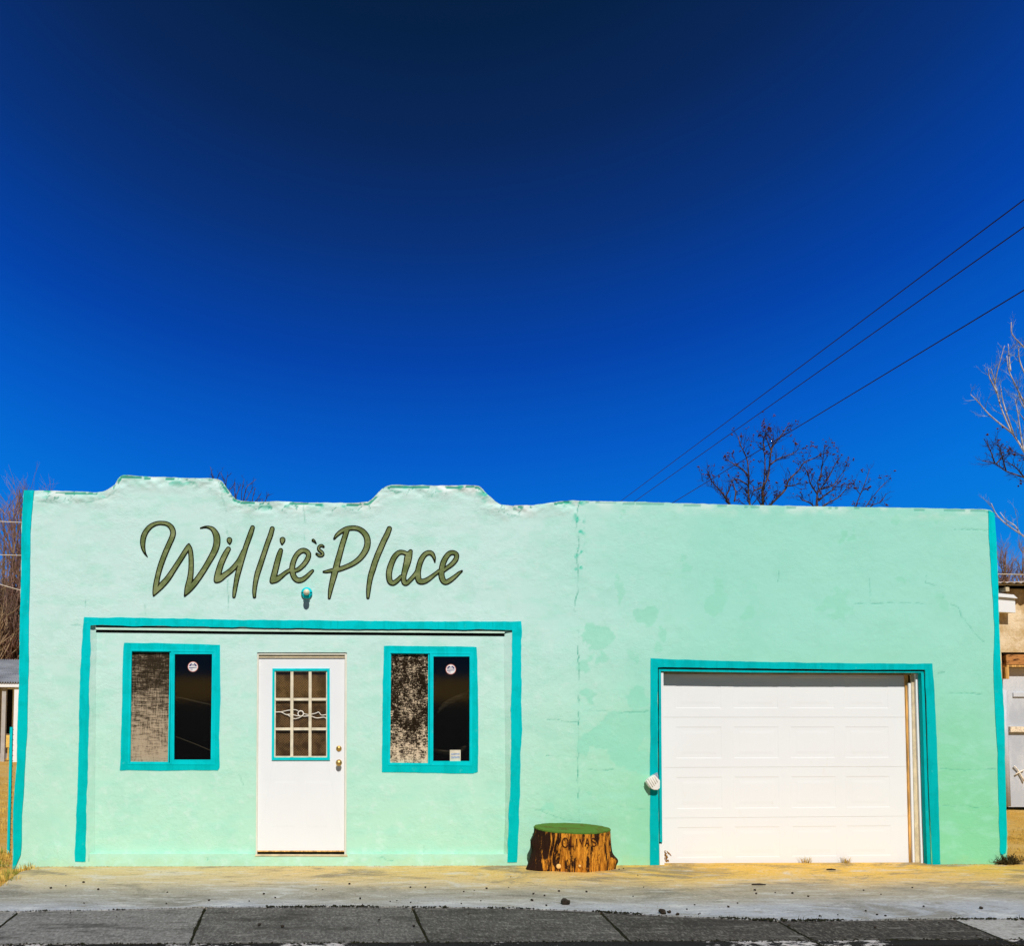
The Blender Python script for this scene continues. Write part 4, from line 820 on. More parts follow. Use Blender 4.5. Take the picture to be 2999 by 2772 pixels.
# dark dry shrub at the right corner
p0 = gnd(2946, 2534); mb = MB(); random.seed(5)
for _ in range(260):
    a = random.uniform(0, 2 * math.pi); e = random.uniform(.05, 1.2); l_ = random.uniform(.07, .17); b = p0 + Vector((random.uniform(-.05, .09), .02 + random.uniform(-.03, .04), -.005))
    d = Vector((math.cos(a) * math.cos(e) * 1.2, math.sin(a) * math.cos(e) * .7, math.sin(e) * .75)) * l_; q = b + d
    mb.tube([b, b + d * .55 + Vector((0, 0, .01)), q], [.0028, .002, .001], 3)
    for k in range(3): blade(mb, b + d * random.uniform(.4, 1), random.random() * 6.28, .8, .035, .003)
tag(mb.build('dry_shrub', simple('dark_shrub', (.075, .055, .018), .6, 30)), 'low dark dry shrub at the right foot of the building', 'shrub')
# moss and crumbs in the joints
mb = MB(); mo = MB(); random.seed(8)
def clod(mb, p, r_):
    bm_ = [(1, 0, 0), (-.9, .2, 0), (.1, 1, 0), (0, -.9, 0), (0, .1, .8), (.1, 0, -.6)]
    k = [random.uniform(.6, 1.25) for _ in bm_]; a = random.random() * 3.1; ca, sa = math.cos(a), math.sin(a)
    mb.add([(p[0] + r_ * q * (v[0] * ca - v[1] * sa), p[1] + r_ * q * (v[0] * sa + v[1] * ca), p[2] + r_ * q * v[2]) for v, q in zip(bm_, k)], [(0, 2, 4), (2, 1, 4), (1, 3, 4), (3, 0, 4), (2, 0, 5), (1, 2, 5), (3, 1, 5), (0, 3, 5)])
HV = [(gnd(a, 2660).x, gnd(b, 2660).x, k) for a, b, k in ((780, 1110, 1.0), (1180, 1310, .8), (100, 150, .6), (325, 370, .6), (1430, 1560, .6), (1720, 1860, 1.0), (2060, 2240, 1.3), (2230, 2400, 1.2), (2560, 2620, .6), (2700, 2830, .9), (2860, 2980, 1.4))]
for _ in range(3600):
    x_ = random.uniform(-4.2, 8.2); k = max([v for a, b, v in HV if a < x_ < b] + [.12])
    if random.random() > .25 + k * .75: continue
    y_ = jy(x_) - .006 + random.gauss(0, .004 + .008 * k); clod(mb, (x_, y_, .000 + .004 * k * random.random()), random.uniform(.003, .005 + .008 * k))
    if k > .5 and random.random() < .10: blade(mb, Vector((x_, y_, 0)), random.random() * 6.28, random.uniform(.2, 1), random.uniform(.012, .03) * k * (1.7 if math.sin(x_ * 5.3) > .8 else 1), .0022)
for s in range(1, len(JX) - 1):
    A0, A1 = gnd(*JX[s][0]), gnd(*JX[s][1]); mb.add([(A0.x - .03, A0.y, -.0155), (A0.x + .03, A0.y, -.0155), (A1.x + .03, KY - .003, -.0155), (A1.x - .03, KY - .003, -.0155)], [(0, 3, 2, 1)])
    for _ in range(260):
        t = random.random() * .99; w_ = .004 + .008 * (math.sin(t * 7 + s * 2) > .3); clod(mb, (A0.x + (A1.x - A0.x) * t + random.gauss(0, w_), A0.y + (A1.y - A0.y) * t, -.007), random.uniform(.003, .008))
for _ in range(900):
    x_ = random.uniform(-4.2, 8); clod(mb, (x_, KY + random.gauss(-.012, .012), -.004), random.uniform(.003, .013))
tag(mb.build('moss', M['moss']), 'dark moss and dirt filling the pavement joints', 'moss', kind='stuff')
# small soil line along the wall foot
mb = MB()
for _ in range(900):
    x_ = random.uniform(-3.2, 6.8); clod(mb, (x_, -.012 - abs(random.gauss(0, .006)), .001), random.uniform(.0015, .006) * (1.6 if -2.8 < x_ < -2.2 or x_ > 6.4 else 1))
tag(mb.build('soil_crumbs', simple('brown_crumbs', (.42, .26, .07), .5, 50)), 'fine brown soil crumbs along the foot of the wall', 'soil', kind='stuff')
# stones
def stone(px, py, r_, lab, grp=None, mat=None):
    p = gnd(px, py, 0.002); bm = bmesh.new(); bmesh.ops.create_icosphere(bm, subdivisions=2, radius=r_)
    rs = random.Random(int(px * 7 + py)); o1 = rs.random() * 50
    for v in bm.verts:
        k = 1 + 1.1 * float(fbm(np.array([v.co.x / r_ + o1]), np.array([v.co.z / r_ + v.co.y / r_ + o1]), 1.3, 3, 2)[0]); v.co *= k; v.co.z *= .75
    me = bpy.data.meshes.new('pebble'); bm.to_mesh(me); bm.free(); o = link('stone' if r_ > .02 else 'pebble', me, mat or M['pebble']); o.location = (p.x, p.y, p.z + r_ * .5); tag(o, lab, 'stone' if r_ > .02 else 'pebble', grp); return o
M['pebble'] = simple('dark_stone', (.035, .026, .018), .5, 40, .9, .1, .3)
stone(1657, 2650, .038, 'largest dark jagged stone on the concrete below the stump')
stone(1940, 2678, .030, 'dark flat stone at the slab edge, right of the largest stone')
stone(1960, 2676, .018, 'small round pebble just right of the flat stone at the slab edge'); stone(1984, 2682, .015, 'pebble at the far right end of the trio at the slab edge')
stone(2873, 2664, .016, 'lone dark pebble near the right end of the apron'); stone(1558, 2640, .014, 'pebble left of the largest stone')
stone(760, 2712, .014, 'round pebble on the dark slab, left of its neighbour'); stone(827, 2717, .014, 'round pebble on the dark slab, right of its neighbour')
PB = [(245, 2587), (288, 2608), (246, 2648), (149, 2604), (193, 2597), (487, 2649), (490, 2616), (773, 2621), (806, 2632), (945, 2608), (926, 2607), (730, 2642), (612, 2640), (1055, 2635), (1023, 2592), (1143, 2643), (1162, 2641), (1202, 2602), (1203, 2646), (1246, 2602), (1358, 2614), (1389, 2610), (1408, 2641), (1351, 2649), (1425, 2605), (1490, 2602),
      (1562, 2621), (1595, 2626), (1600, 2655), (1496, 2571), (1637, 2613), (1718, 2615), (1854, 2628), (1868, 2566), (1885, 2601), (1826, 2546), (1813, 2549), (2034, 2653), (2133, 2659), (2160, 2648), (2211, 2610), (2270, 2617), (2215, 2620), (2367, 2628), (2321, 2619), (2401, 2686), (2454, 2682), (2536, 2671), (2568, 2682), (2593, 2685), (2580, 2622), (2529, 2610), (2672, 2602), (2705, 2658), (2012, 2666),
      (2046, 2680), (2050, 2678), (1372, 2680), (1212, 2716), (1110, 2698), (206, 2677), (342, 2688), (2519, 2718), (2563, 2720), (2518, 2742), (2750, 2705), (2310, 2714), (2780, 2737), (2860, 2744), (2920, 2764)]
for px, py in PB: stone(px, py, random.choice([.006, .007, .009, .011]), 'tiny dark pebble on the %s before the %s' % (('sidewalk slabs' if py > 2672 else 'pale apron edge' if py > 2630 else 'middle of the apron'), ('windows and door' if px < 1480 else 'stump and garage')), 'pebbles scattered on the pavement')
mb = MB(); random.seed(21)
for _ in range(650):
    px = random.uniform(30, 2999); py = random.uniform(2545, 2690); p = gnd(px, py); clod(mb, (p.x, p.y, .001), random.uniform(.0015, .0045))
tag(mb.build('grit', simple('brown_grit', (.14, .09, .03), .5, 50)), 'fine dark grit sprinkled over the concrete', 'grit', kind='stuff')
for px, py, lx, lab in ((2223, 2595, .065, 'dark twig lying on the concrete in front of the garage door'), (2435, 2551, .045, 'short twig on the ochre concrete close to the garage door')):
    p = gnd(px, py); mb = MB(); mb.tube([p + Vector((-lx, .01, .006)), p + Vector((0, -.004, .012)), p + Vector((lx, .004, .006))], [.006, .008, .004], 6); tag(mb.build('twig', M['pebble']), lab, 'twig')

# ------------------------------------------------------------------ left side: post, house, hill
pb, pt_ = gnd(25, 2500), None; pt_ = at(34, 2131, pb.y)
fp = empty('fence_post', tuple(pb)); tag(fp, 'thin leaning turquoise metal fence post at the left corner of the building', 'fence post')
mb = MB(); hw = .014; vs = []
for p, k in ((pb + Vector((0, 0, -.1)), 1), (pt_, 1)):
    vs += [(p.x - hw * k, p.y - hw, p.z), (p.x + hw * k, p.y - hw, p.z), (p.x + hw * k, p.y + hw, p.z), (p.x - hw * k, p.y + hw, p.z)]
mb.add(vs, [(0, 1, 5, 4), (1, 2, 6, 5), (2, 3, 7, 6), (3, 0, 4, 7), (4, 5, 6, 7), (0, 3, 2, 1)]); mb.build('post', M['turq_f'], fp)
M['stud'] = simple('rusty_stud', (.09, .05, .02), .4, 60)
for k in range(24):
    t = (k + .5) / 24; p = pb.lerp(pt_, t); mb = MB(); mb.tube([p + Vector((hw, -.004, 0)), p + Vector((hw + .010, -.004, .004))], [.006, .004], 5); mb.build('stud', M['stud'], fp)
# neighbouring house with porch
YH = 19.5
def hx(px, py, Y=YH): return at(px, py, Y)
house = empty('porch_house', tuple(hx(20, 2237))); tag(house, 'low house with grey corrugated roof and white porch posts beyond the left corner', 'house')
zg = hx(44, 2237).z - .05; z_e = hx(30, 2000).z; z_b = hx(30, 2007).z
mb = MB(); N = 150; x0, x1 = hx(-900, 2000).x, hx(220, 2000).x
pts = []
for i in range(N * 6 + 1):
    x_ = x0 + (x1 - x0) * i / (N * 6); dz = .03 * math.sin(i / 6 * 2 * math.pi); pts += [(x_, YH - .45, z_e + .0 + dz), (x_, YH + 3.0, hx(20, 1934, YH + 3.0).z + dz)]
mb.add(pts, [(2 * i, 2 * i + 2, 2 * i + 3, 2 * i + 1) for i in range(N * 6)], True); mb.build('roof', simple('grey_corrugated_iron', (.32, .32, .31), .25, 1.2, .6, .3), house)
mb = MB(); mb.box(x0, x1, YH - .42, YH - .38, z_b - .06, z_e - .04); mb.build('fascia', M['white'], house)
mb = MB(); mb.box(x0, x1 - .3, YH + 1.6, YH + 1.7, zg, z_e + .3); mb.build('wall', simple('shaded_house_wall', (.30, .28, .26), .2, 3), house)
for a, b, mt, yy_, lab in ((36, 51, 'white', YH - .35, None), (0, 12, 'gp', YH - .3, None), (-210, -196, 'white', YH - .35, None), (-420, -406, 'white', YH - .35, None)):
    M.setdefault('gp', simple('grey_post', (.42, .40, .38), .1, 5)); pa = hx(a, 2240, yy_); p2 = hx(b, 2240, yy_); mb = MB(); mb.box(pa.x, p2.x, yy_, yy_ + .12, zg, z_b - .06); mb.build('porch_post', M[mt], house, .004)
a_, b_ = hx(12, 2020, YH + 1.59), hx(36, 2150, YH + 1.59)
mb = MB(); mb.box(a_.x, b_.x, YH + 1.55, YH + 1.59, b_.z, a_.z); wd = mb.build('window', M['room'], house)
mb = MB(); mb.frame([(a_.x - .05, a_.z + .05), (b_.x + .05, a_.z + .05), (b_.x + .05, b_.z - .05), (a_.x - .05, b_.z - .05)], [(a_.x, a_.z), (b_.x, a_.z), (b_.x, b_.z), (a_.x, b_.z)], YH + 1.53, YH + 1.585); mb.build('frame', M['white'], wd)
a_ = hx(14, 2155, YH + .8); b_ = hx(30, 2190, YH + .8); mb = MB(); mb.box(a_.x, b_.x, YH + .7, YH + .95, b_.z, a_.z); mb.box(a_.x + .02, a_.x + .05, YH + .72, YH + .75, zg, b_.z); mb.box(b_.x - .05, b_.x - .02, YH + .72, YH + .75, zg, b_.z)
tag(mb.build('porch_chair', simple('yellow_fabric', (.75, .5, .12), .2, 5)), 'yellow seat standing on the porch of the left house', 'chair')
# hills
def hills():
    mb = MB(); N = 260; rows = 14; rs = 420
    for j in range(rows + 1):
        for i in range(N + 1):
            x_ = -900 + 1800 * i / N; t = j / rows
            top = 25 + 34 * float(np.interp(x_, [-900, -250, -150, -60, 60, 200, 900], [1.4, 1.0, .72, .28, .15, .12, .7])) * 1.05 + float(fbm(np.array([x_]), np.array([.5]), .012, 4, 3)[0]) * 26
            z_ = -2 + max(top, 4) * math.sin(t * math.pi / 2) + float(fbm(np.array([x_]), np.array([t * 200.]), .03, 4, 6)[0]) * 7 * t; mb.v.append((x_, 330 + t * 170, z_))
    for j in range(rows):
        for i in range(N): a = j * (N + 1) + i; mb.f.append((a, a + 1, a + N + 2, a + N + 1)); mb.sm.append(True)
    m = MT('brown_scrub_hill', .95, .03); n = m.noise(.05, 7, .7); n2 = m.noise(.4, 5, .7); m.color(m.mix(m.rng(n2, .4, .6), m.mix(m.rng(n, .4, .6), (.16, .12, .10), (.27, .20, .16)), (.10, .075, .06)))
    tag(mb.build('hills', m.m), kind='structure')
hills()

# ------------------------------------------------------------------ trees
def bark(name, c, c2): 
    m = MT(name, .9, .08); n = m.noise(7, 5, .7, (1, 1, .4)); m.color(m.mix(m.rng(n, .4, .62), c, c2)); m.bump(n, .5, .02); return m.m
M['bark'] = bark('dark_bark', (.035, .026, .024), (.13, .085, .06)); M['twig'] = simple('dark_twigs', (.028, .022, .026), .4, 10); M['leafd'] = simple('dead_russet_leaves', (.10, .035, .025), .6, 8, .9, .05)
M['pbark'] = bark('pale_bark', (.28, .26, .26), (.66, .60, .56)); M['ptwig'] = simple('pale_twigs', (.22, .30, .42), .4, 6)
M['bbark'] = bark('brown_bark', (.10, .065, .04), (.26, .17, .10)); M['btwig'] = simple('mauve_brown_twigs', (.25, .15, .12), .45, 1.2); M['btwig2'] = simple('tan_twigs', (.32, .22, .13), .45, 1.2)
def grow(crown, rnd, p, d, L_, r_, depth, spread, upb, leaf=None, nseg=3, kids=3):
    pts = [p]; q = p; dd = d.normalized()
    for k in range(nseg):
        dd = (dd + Vector((rnd.gauss(0, .16), rnd.gauss(0, .16), rnd.gauss(0, .12) + upb))).normalized(); q = q + dd * (L_ / nseg); pts.append(q)
    crown.tube(pts, [r_ * (1 - .65 * i / nseg) for i in range(nseg + 1)], 3 if r_ < .02 else 5, cap=False)
    if leaf and depth <= 1 and rnd.random() < leaf[1]:
        for _ in range(rnd.choice((1, 2, 3, 5))): clod(leaf[0], q + Vector((rnd.gauss(0, .02), rnd.gauss(0, .02), rnd.gauss(0, .025))), rnd.uniform(.012, .032) * leaf[2])
    if depth > 0:
        for k in range(kids):
            i = rnd.randint(1, nseg); b = pts[i]; a = rnd.uniform(0, 6.28); o_ = dd.orthogonal().normalized(); s_ = dd.cross(o_)
            nd = (dd + (o_ * math.cos(a) + s_ * math.sin(a)) * spread * rnd.uniform(.6, 1.3)).normalized(); grow(crown, rnd, b, nd, L_ * rnd.uniform(.45, .75), r_ * .5, depth - 1, spread, upb, leaf, nseg, kids)
def limb_tree(name, limbs, Y, base_px, zbase, lab, rb, rt, mats, seed, twL=.5, leaf=0, group=None, depth=2, fork=None, wob_=.3, dens=1.0, lsz=1.0):
    rnd = random.Random(seed); sgy = lambda: rnd.uniform(-wob_, wob_)
    fk = at(*fork, Y) if fork else None; base = at(base_px, fork[1], Y); base.z = zbase
    root = empty(name, tuple(base)); tag(root, lab, 'tree', group); tr = MB(); cr = MB(); lf = MB()
    n_ = 8; tr.tube([base.lerp(fk, k / n_) + Vector((math.sin(k) * .04, 0, 0)) * (k < n_) for k in range(n_ + 1)], [rb * (1.25 if k == 0 else 1) - (rb - rb * .6) * k / n_ for k in range(n_ + 1)], 10)
    for L_ in limbs:
        start = L_[0] == 'f'; px = L_[1:] if start else L_; y_off = sgy(); P_ = []
        for k, (x_, y_) in enumerate(px): P_.append(at(x_, y_, Y + y_off * (k + (1 if start else 0)) / max(len(px), 1)))
        if start: P_ = [fk, fk.lerp(P_[0], .55) + Vector((0, 0, -.0)), fk.lerp(P_[0], .85)] + P_
        C_ = [Vector(tuple(c)) for c in crspline([tuple(p) for p in P_], 5)]; n = len(C_)
        r0 = rt * (1.0 if start else .5); rad = [r0 * (1 - .86 * (k / (n - 1)) ** .75) + .004 for k in range(n)]; tr.tube(C_, rad, 6)
        for k in range(2, n):
            if P_[0] is fk and C_[k].z < at(px[0][0], px[0][1] + 12, Y).z: continue
            for _ in range(2 if rnd.random() < dens * .6 else 1):
                if rnd.random() > dens: continue
                t = (C_[k] - C_[k - 1]).normalized(); a = rnd.uniform(0, 6.28); o_ = t.orthogonal().normalized(); s_ = t.cross(o_)
                d = (t * .8 + (o_ * math.cos(a) + s_ * math.sin(a)) * .75).normalized(); grow(cr, rnd, C_[k], d, twL * rnd.uniform(.3, 1), rad[k] * .38 + .002, depth, .65, .10, (lf, leaf, lsz) if leaf else None)
    tr.build('trunk', mats[0], root); cr.build('crown', mats[1], root)
    if leaf: lf.build('leaves', M['leafd'], root)
    return root
Z3 = lambda L_: [(x / 3.332 + 2040, y / 3.332 + 1200) for x, y in L_]
dm = (M['bark'], M['twig']); YT = 13.0
limb_tree('bare_tree', [['f'] + Z3(l) for l in ([(320, 925), (260, 830), (200, 760), (150, 700), (110, 600)], [(520, 930), (505, 800), (510, 650), (490, 480), (430, 350), (405, 260)], [(645, 935), (640, 800), (665, 640), (660, 420), (600, 360)],
    [(650, 930), (650, 780), (700, 640), (730, 400), (790, 300), (850, 220), (880, 170)], [(720, 935), (860, 790), (900, 690), (1000, 590), (1050, 520), (1180, 460), (1205, 430)])] +
    [Z3(l) for l in ([(860, 750), (950, 740), (1020, 715)], [(720, 540), (800, 480), (940, 430), (1000, 380)], [(500, 640), (430, 570), (340, 520), (300, 490)], [(370, 900), (380, 800), (345, 700)], [(280, 860), (320, 780), (345, 690)], [(505, 740), (400, 680), (340, 690)], [(640, 760), (560, 800), (530, 860)], [(665, 400), (650, 300), (680, 250)], [(735, 420), (700, 330), (680, 260)])],
    YT, 2225, -.3, 'bare tree with clinging russet leaves, tallest above the garage roofline', .18, .034, dm, 3, .34, .085, 'bare trees behind the garage', fork=(2215, 1640), dens=.6)
limb_tree('bare_tree', [['f'] + Z3(l) for l in ([(1175, 935), (1180, 820), (1230, 750), (1290, 660), (1350, 540), (1395, 470)], [(1240, 940), (1380, 860), (1490, 740)], [(1130, 930), (1030, 880), (1010, 850)])] +
    [Z3(l) for l in ([(1180, 830), (1110, 720), (1085, 620), (1040, 550)], [(1215, 780), (1330, 740), (1400, 650), (1450, 590)], [(1195, 890), (1300, 800), (1380, 780)], [(1200, 700), (1225, 560), (1250, 350)], [(1190, 880), (1320, 790), (1440, 640)], [(1190, 780), (1185, 700), (1225, 640)])],
    YT + .6, 2400, -.3, 'bare tree with russet leaf clumps, second from left behind the garage', .14, .030, dm, 9, .30, .09, 'bare trees behind the garage', fork=(2392, 1650), dens=.6)
limb_tree('bare_tree', [['f'] + Z3(l) for l in ([(1555, 945), (1610, 800), (1650, 700), (1690, 580)], [(1655, 945), (1780, 780), (1860, 700)], [(1700, 945), (1800, 900), (1850, 820)])] + [Z3(l) for l in ([(1600, 830), (1560, 780), (1530, 700)],)],
    YT, 2540, -.3, 'smallest sparse bare tree peeping over the garage roofline at right', .10, .015, dm, 12, .22, .05, 'bare trees behind the garage', fork=(2530, 1640), dens=.55)
Z5 = lambda L_: [(x / 5 + 600, y / 5 + 1350) for x, y in L_]
limb_tree('bare_tree', [['f'] + Z5(l) for l in ([(130, 300), (120, 250), (80, 90)], [(180, 290), (225, 160)], [(310, 400), (290, 310), (235, 180)], [(312, 400), (315, 290), (335, 210)], [(360, 440), (410, 380), (440, 320)], [(445, 560), (440, 430), (440, 310)], [(540, 620), (540, 450), (575, 270)],
    [(560, 610), (610, 400), (680, 330), (750, 270)], [(585, 620), (640, 510), (700, 400)], [(450, 560), (490, 440), (520, 350)], [(690, 630), (710, 500), (742, 400)], [(720, 630), (780, 550), (820, 490)], [(865, 630), (900, 560), (932, 490)], [(765, 630), (775, 580)], [(830, 630), (838, 570)])],
    15, 735, -.3, 'thin bare treetop showing over the dip between the parapet humps', .13, .017, (M['bark'], M['twig']), 17, .16, 0, fork=(725, 1600), depth=1, dens=.35)
Z2 = lambda L_: [(x / 2.31 + 2600, y / 2.31 + 900) for x, y in L_]
limb_tree('pale_tree', [['f'] + Z2(l) for l in ([(1100, 1350), (922, 980), (830, 830), (760, 660), (722, 500), (700, 420)], [(1080, 1000), (922, 650), (870, 540), (820, 430), (805, 330)], [(1100, 800), (940, 480), (890, 350), (885, 260)], [(1150, 600), (1000, 350), (900, 250), (840, 180), (835, 100)], [(1180, 1700), (1000, 1600), (830, 1490), (740, 1410), (700, 1330)])] +
    [Z2(l) for l in ([(850, 860), (700, 740), (610, 640), (560, 590)], [(922, 980), (900, 860), (880, 720), (860, 620)], [(740, 580), (690, 480), (680, 420)], [(900, 1540), (860, 1480), (800, 1440), (760, 1390)], [(935, 700), (900, 640), (880, 560)], [(722, 520), (745, 420), (790, 260)], [(830, 430), (820, 330), (815, 250)], [(850, 860), (780, 640), (765, 540)], [(960, 900), (930, 780), (870, 690)])],
    7.5, 3170, -.2, 'tall pale barked bare tree at the right edge of the view', .2, .026, (M['pbark'], M['ptwig']), 23, .30, 0, fork=(3150, 1700), dens=.36)
limb_tree('bare_tree', [['f'] + Z2(l) for l in ([(1200, 1350), (1040, 1230), (922, 1155), (800, 1110), (730, 1060), (640, 1040)],)] + [Z2(l) for l in ([(725, 1060), (690, 960), (650, 890)], [(735, 1060), (780, 1010), (830, 990)], [(800, 1110), (760, 960), (740, 930)], [(930, 1160), (860, 1080), (780, 1040)], [(1040, 1230), (980, 1050), (900, 1000), (740, 930)])],
    6.5, 3240, -.2, 'dark barked bare tree reaching in low from the right edge', .15, .020, dm, 31, .22, .02, fork=(3215, 1750), dens=.6)
# thickets of tall bare trees, left and right, each tree its own object
def fast_tree(name, x, y, z0, h, seed, lab, mats, group, dens=26, wd=.28, copyof=None):
    rnd = random.Random(seed); root = empty(name, (x, y, z0)); tag(root, lab, 'tree', group); tr = MB(); cr = MB()
    for s_ in range(rnd.choice((3, 4, 5))):
        a = rnd.uniform(0, 6.28); l_ = rnd.uniform(.0, .16); p = Vector((x, y, z0)); pts = [p]; n = 9; H = h * rnd.uniform(.72, 1)
        for k in range(n): p = p + Vector((math.cos(a) * l_ + rnd.gauss(0, .04), math.sin(a) * l_ + rnd.gauss(0, .04), 1)) * (H / n); pts.append(p)
        rad = [h * .013 * (1 - .9 * k / n) + .008 for k in range(n + 1)]; tr.tube(pts, rad, 6)
        for _ in range(dens):
            t = rnd.uniform(.12, .98); k = min(int(t * n), n - 1); b = pts[k].lerp(pts[k + 1], t * n - k); a2 = rnd.uniform(0, 6.28)
            grow(cr, rnd, b, Vector((math.cos(a2) * .55, math.sin(a2) * .55, .8)), h * wd * rnd.uniform(.4, 1) * (1.1 - t * .6), rad[k] * .5, 2, .5, .13, None, 3, 3)
    tr.build('trunk', mats[0], root); cr.build('crown', mats[1], root); return root
def zt_(x, y): return float(terrain(np.array(float(x)), np.array(float(y))))
TL = [(-26, 30, 1500, 1), (24, 33, 1462, 0), (58, 31, 1475, 0), (95, 36, 1440, 1), (-90, 34, 1480, 0), (-180, 33, 1450, 1), (-290, 36, 1430, 0), (-420, 34, 1470, 0)]
D1 = ['bushy brown bare tree partly cut by the left frame edge', 'tall mauve tipped bare tree behind the porch house', 'dense bare tree nearest to the left corner of the shop', 'bare tree hidden mostly behind the left end of the shop'] + ['bare tree further left beyond the frame, %s in the row' % q for q in ('first', 'second', 'third', 'fourth')]
for i, (px, Y_, top, k) in enumerate(TL):
    p = at(px, top, Y_); z0 = zt_(p.x, Y_); fast_tree('bare_tree', p.x, Y_, z0, p.z - z0, 40 + i, D1[i], (M['bbark'], M['btwig' if k == 0 else 'btwig2']), 'thicket of bare trees left of the shop', 26 if i < 4 else 12)
TR = [(2936, 38, 1606), (2962, 42, 1596), (2992, 39, 1600), (3040, 42, 1596), (3110, 40, 1585), (3220, 42, 1600)]
D2 = ['brown bare tree touching the right corner of the shop, behind the shed roof', 'brown bare tree, middle one of three above the shed roof', 'brown bare tree at the right frame edge above the shed roof'] + ['bare tree further right beyond the frame, %s in the row' % q for q in ('first', 'second', 'third')]
for i, (px, Y_, top) in enumerate(TR):
    p = at(px, top, Y_); fast_tree('bare_tree', p.x, Y_, -.05, p.z + .05, 70 + i, D2[i], (M['bbark'], M['btwig2' if i % 2 else 'btwig']), 'thicket of bare trees beyond the right shed', 80 if i < 3 else 14, .2)

# ------------------------------------------------------------------ shed on the right
YB = gnd(2960, 2372, 0).y; 
def sp_(x, y): return (x / 4.4 + 2880, y / 4.4 + 1580)
shed = empty('adobe_shed', tuple(gnd(2990, 2372))); tag(shed, 'tan adobe shed with rough metal roof and pale grey door beyond the right corner', 'shed')
m = MT('tan_adobe', .95, .05); n = m.noise(2.5, 6, .7); n2 = m.noise(18, 4, .7); m.color(m.mix(m.rng(n2, .5, .75, 0, .5), m.mix(m.rng(n, .42, .62), (.56, .39, .19), (.80, .64, .43)), (.80, .66, .48))); m.bump(m.math('ADD', n, n2), .6, .02); M['adobe'] = m.m
zr = at(2960, 1722, YB).z; zl = at(2960, 1912, YB).z; xa = at(2905, 2000, YB).x; xb = at(2936, 1990, YB).x
xd1 = at(3150, 2100, YB).x; xe = at(3900, 2100, YB).x
mb = MB(); mb.box(xa, xe, YB, YB + .3, zl, zr); mb.box(xa, xb, YB, YB + .3, at(2930, 1990, YB).z, zl); mb.box(xd1, xe, YB, YB + .3, -.1, zl); mb.box(xa, xa + .3, YB + .3, YB + 5, -.1, zr); mb.box(xe - .3, xe, YB + .3, YB + 5, -.1, zr); mb.box(xa + .3, xe - .3, YB + 4.7, YB + 5, -.1, zr)
mb.build('wall', M['adobe'], shed, .004)
mb = MB(); a_ = at(2943, 1918, YB); b_ = at(2999, 1948, YB); mb.box(a_.x, xd1 + .2, YB - .03, YB + .1, b_.z, a_.z); m = MT('burnt_lintel_wood', .9, .05); n = m.noise(5, 6, .7, (1, 1, 4)); m.color(m.mix(m.rng(n, .42, .56), (.06, .022, .01), (.50, .22, .07))); mb.build('lintel', m.m, shed, .006)
mb = MB(); a_ = at(2943, 1949, YB); b_ = at(2999, 1955, YB); mb.box(a_.x, xd1 + .2, YB - .04, YB + .1, b_.z, a_.z); mb.box(a_.x - .02, a_.x + .03, YB - .045, YB + .1, at(2940, 1990, YB).z, b_.z - .001); a_ = at(2943, 1913, YB); b_ = at(2999, 1917, YB); mb.build('lintel_edge', M['rustwood'], shed, .003)
# metal door leaf
a_ = at(2937, 1956, YB); b_ = at(3060, 2368, YB); m = MT('pale_grey_metal_sheet', .5, .3); n = m.noise(2.2, 5, .7, (1, 1, .5)); n2 = m.noise(70, 3, .8); m.color(m.mix(m.rng(n2, .45, .65, 0, .45), m.mix(m.rng(n, .35, .65), (.46, .49, .54), (.66, .67, .69)), (.34, .36, .40)))
mb = MB(); mb.box(a_.x + .012, xd1 - .01, YB + .10, YB + .14, b_.z, a_.z); do = mb.build('door', m.m, shed, .004)
mb = MB(); c = at(2958, 2015, YB).x
mb.tube([(c - .07, YB + .06, at(2958, 2022, YB).z), (c - .07, YB + .06, b_.z + .02)], .05, 10); mb.box(c + .1, xd1 - .1, YB + .075, YB + .105, at(2958, 2042, YB).z, at(2958, 2030, YB).z); mb.build('door_rail', m.m, do)
mb = MB(); p1 = at(2966, 2130, YB); p2 = at(3000, 2146, YB); mb.box(p1.x, p2.x + .15, YB + .05, YB + .1, p2.z, p1.z); mb.build('latch', simple('worn_latch', (.75, .62, .45), .3, 40), do)
mb = MB(); q = [at(x, y, YB + .07) for x, y in ((2970, 2245), (2980, 2255), (2992, 2275), (2999, 2290))]; mb.tube(q, .012, 6); q = [at(x, y, YB + .07) for x, y in ((2974, 2270), (2986, 2262), (3000, 2256))]; mb.tube(q, .010, 6); mb.build('brace', simple('peeling_paint', (.78, .70, .58), .3, 40), do)
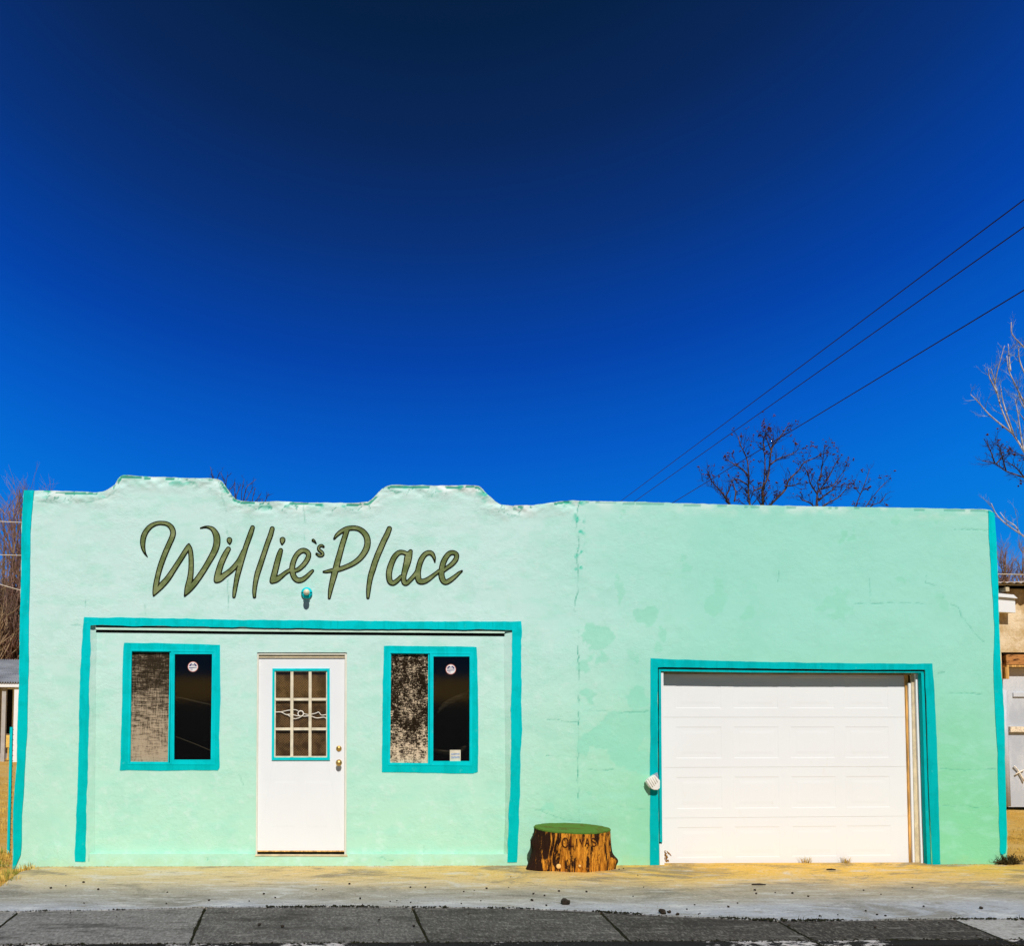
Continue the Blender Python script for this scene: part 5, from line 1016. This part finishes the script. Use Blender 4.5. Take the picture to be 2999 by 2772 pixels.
# roof: fascia, rafter end, ragged sheets
za, zb_ = at(2960, 1716, YB).z, at(2960, 1719.5, YB).z
mb = MB(); mb.box(xa - .05, xe + .2, YB - .24, YB - .21, zb_, za); mb.build('fascia', M['cream'], shed)
mb = MB(); mb.box(xa, xe, YB - .20, YB - .0, zr - .02, zb_ + .02); mb.build('soffit', M['black'], shed)
for px in (2950, 3040, 3130): p = at(px, 1720, YB - .24); mb = MB(); mb.box(p.x - .028, p.x + .028, YB - .245, YB - .02, at(px, 1733, YB - .24).z, p.z); mb.build('rafter_end', M['cream'], shed, .004)
mb = MB(); rnd = random.Random(2)
for k in range(9):
    x0 = xa - .1 + k * .55; y0 = YB - .27 - rnd.random() * .05; z0 = za + .01 + .012 * (k % 2); pts = []
    for i in range(25):
        x_ = x0 + .62 * i / 24; dz = .014 * math.sin(i / 24 * 2 * math.pi * 6); pts += [(x_, y0 + rnd.random() * .02, z0 + dz + rnd.random() * .012), (x_, YB + 5, z0 + .35 + dz)]
    mb.add(pts, [(2 * i, 2 * i + 2, 2 * i + 3, 2 * i + 1) for i in range(24)], True)
mb.build('roof', simple('rusty_pale_iron', (.55, .45, .34), .4, 4, .6, .3), shed)
# white box on the shed
a_ = at(2905, 1752, YB - .15); b_ = at(2972, 1796, YB - .15)
bx = MB(); bx.prism([(a_.x, at(2905, 1793, YB - .15).z), (a_.x, at(2905, 1749, YB - .15).z), (b_.x, at(2972, 1756, YB - .15).z), (b_.x, b_.z)][::-1], YB - .17, YB - .002); o = bx.build('utility_box', M['white'], None, .004); tag(o, 'white wooden utility box with sloping lid on the shed wall', 'box')
bx = MB(); bx.prism([(a_.x, at(2905, 1748, YB - .2).z), (a_.x, at(2905, 1737, YB - .2).z), (at(2968, 1743, YB - .2).x, at(2968, 1743, YB - .2).z), (at(2980, 1754, YB - .2).x, at(2980, 1754, YB - .2).z)][::-1], YB - .21, YB - .003); bx.build('lid', M['white'], o, .003)

# ------------------------------------------------------------------ wires
m = simple('black_cable', (.02, .022, .04), .2, 5, .6, .1)
VP = (1135, 1985)
def wire(p1, hgt, lab, name='power_line', rad=.0088):
    d = ray(*p1); s_ = (hgt - CAM.z) / d.z; P_ = CAM + d * s_; v = ray(*VP); v.z = 0; v.normalize(); pts = []
    for k in range(41):
        t = -8 + 78 * k / 40; q = P_ + v * t; pts.append(q)
    mb = MB(); mb.tube(pts, rad, 6); tag(mb.build(name, m), lab, 'power line', 'power lines over the roof')
wire((2999, 585), 8.3, 'highest of the three black power lines crossing the sky at right'); wire((2999, 665), 8.0, 'middle of the three black power lines crossing the sky at right'); wire((2999, 850), 7.0, 'lowest of the three black power lines, passing in front of the bare tree')
mp = simple('pale_cable', (.62, .56, .46), .1, 5)
for (a, b, lab) in (((-300, 1478), (90, 1532), 'topmost pale wire crossing the bare trees at left'), ((-300, 1582), (90, 1628), 'middle pale wire crossing the bare trees at left'), ((-300, 1590), (90, 1738), 'lowest pale wire crossing the bare trees at left')):
    mb = MB(); p, q = at(*a, 17), at(*b, 17); mb.tube([p.lerp(q, k / 12) - Vector((0, 0, .12 * math.sin(k / 12 * math.pi))) for k in range(13)], .011, 5); tag(mb.build('service_wire', mp), lab, 'wire')
mb = MB(); p, q = at(2900, 1682, 20), at(3300, 1690, 20); mb.tube([p.lerp(q, k / 8) for k in range(9)], .014, 5); tag(mb.build('service_wire', mp), 'pale wire crossing the brown trees above the right shed', 'wire')
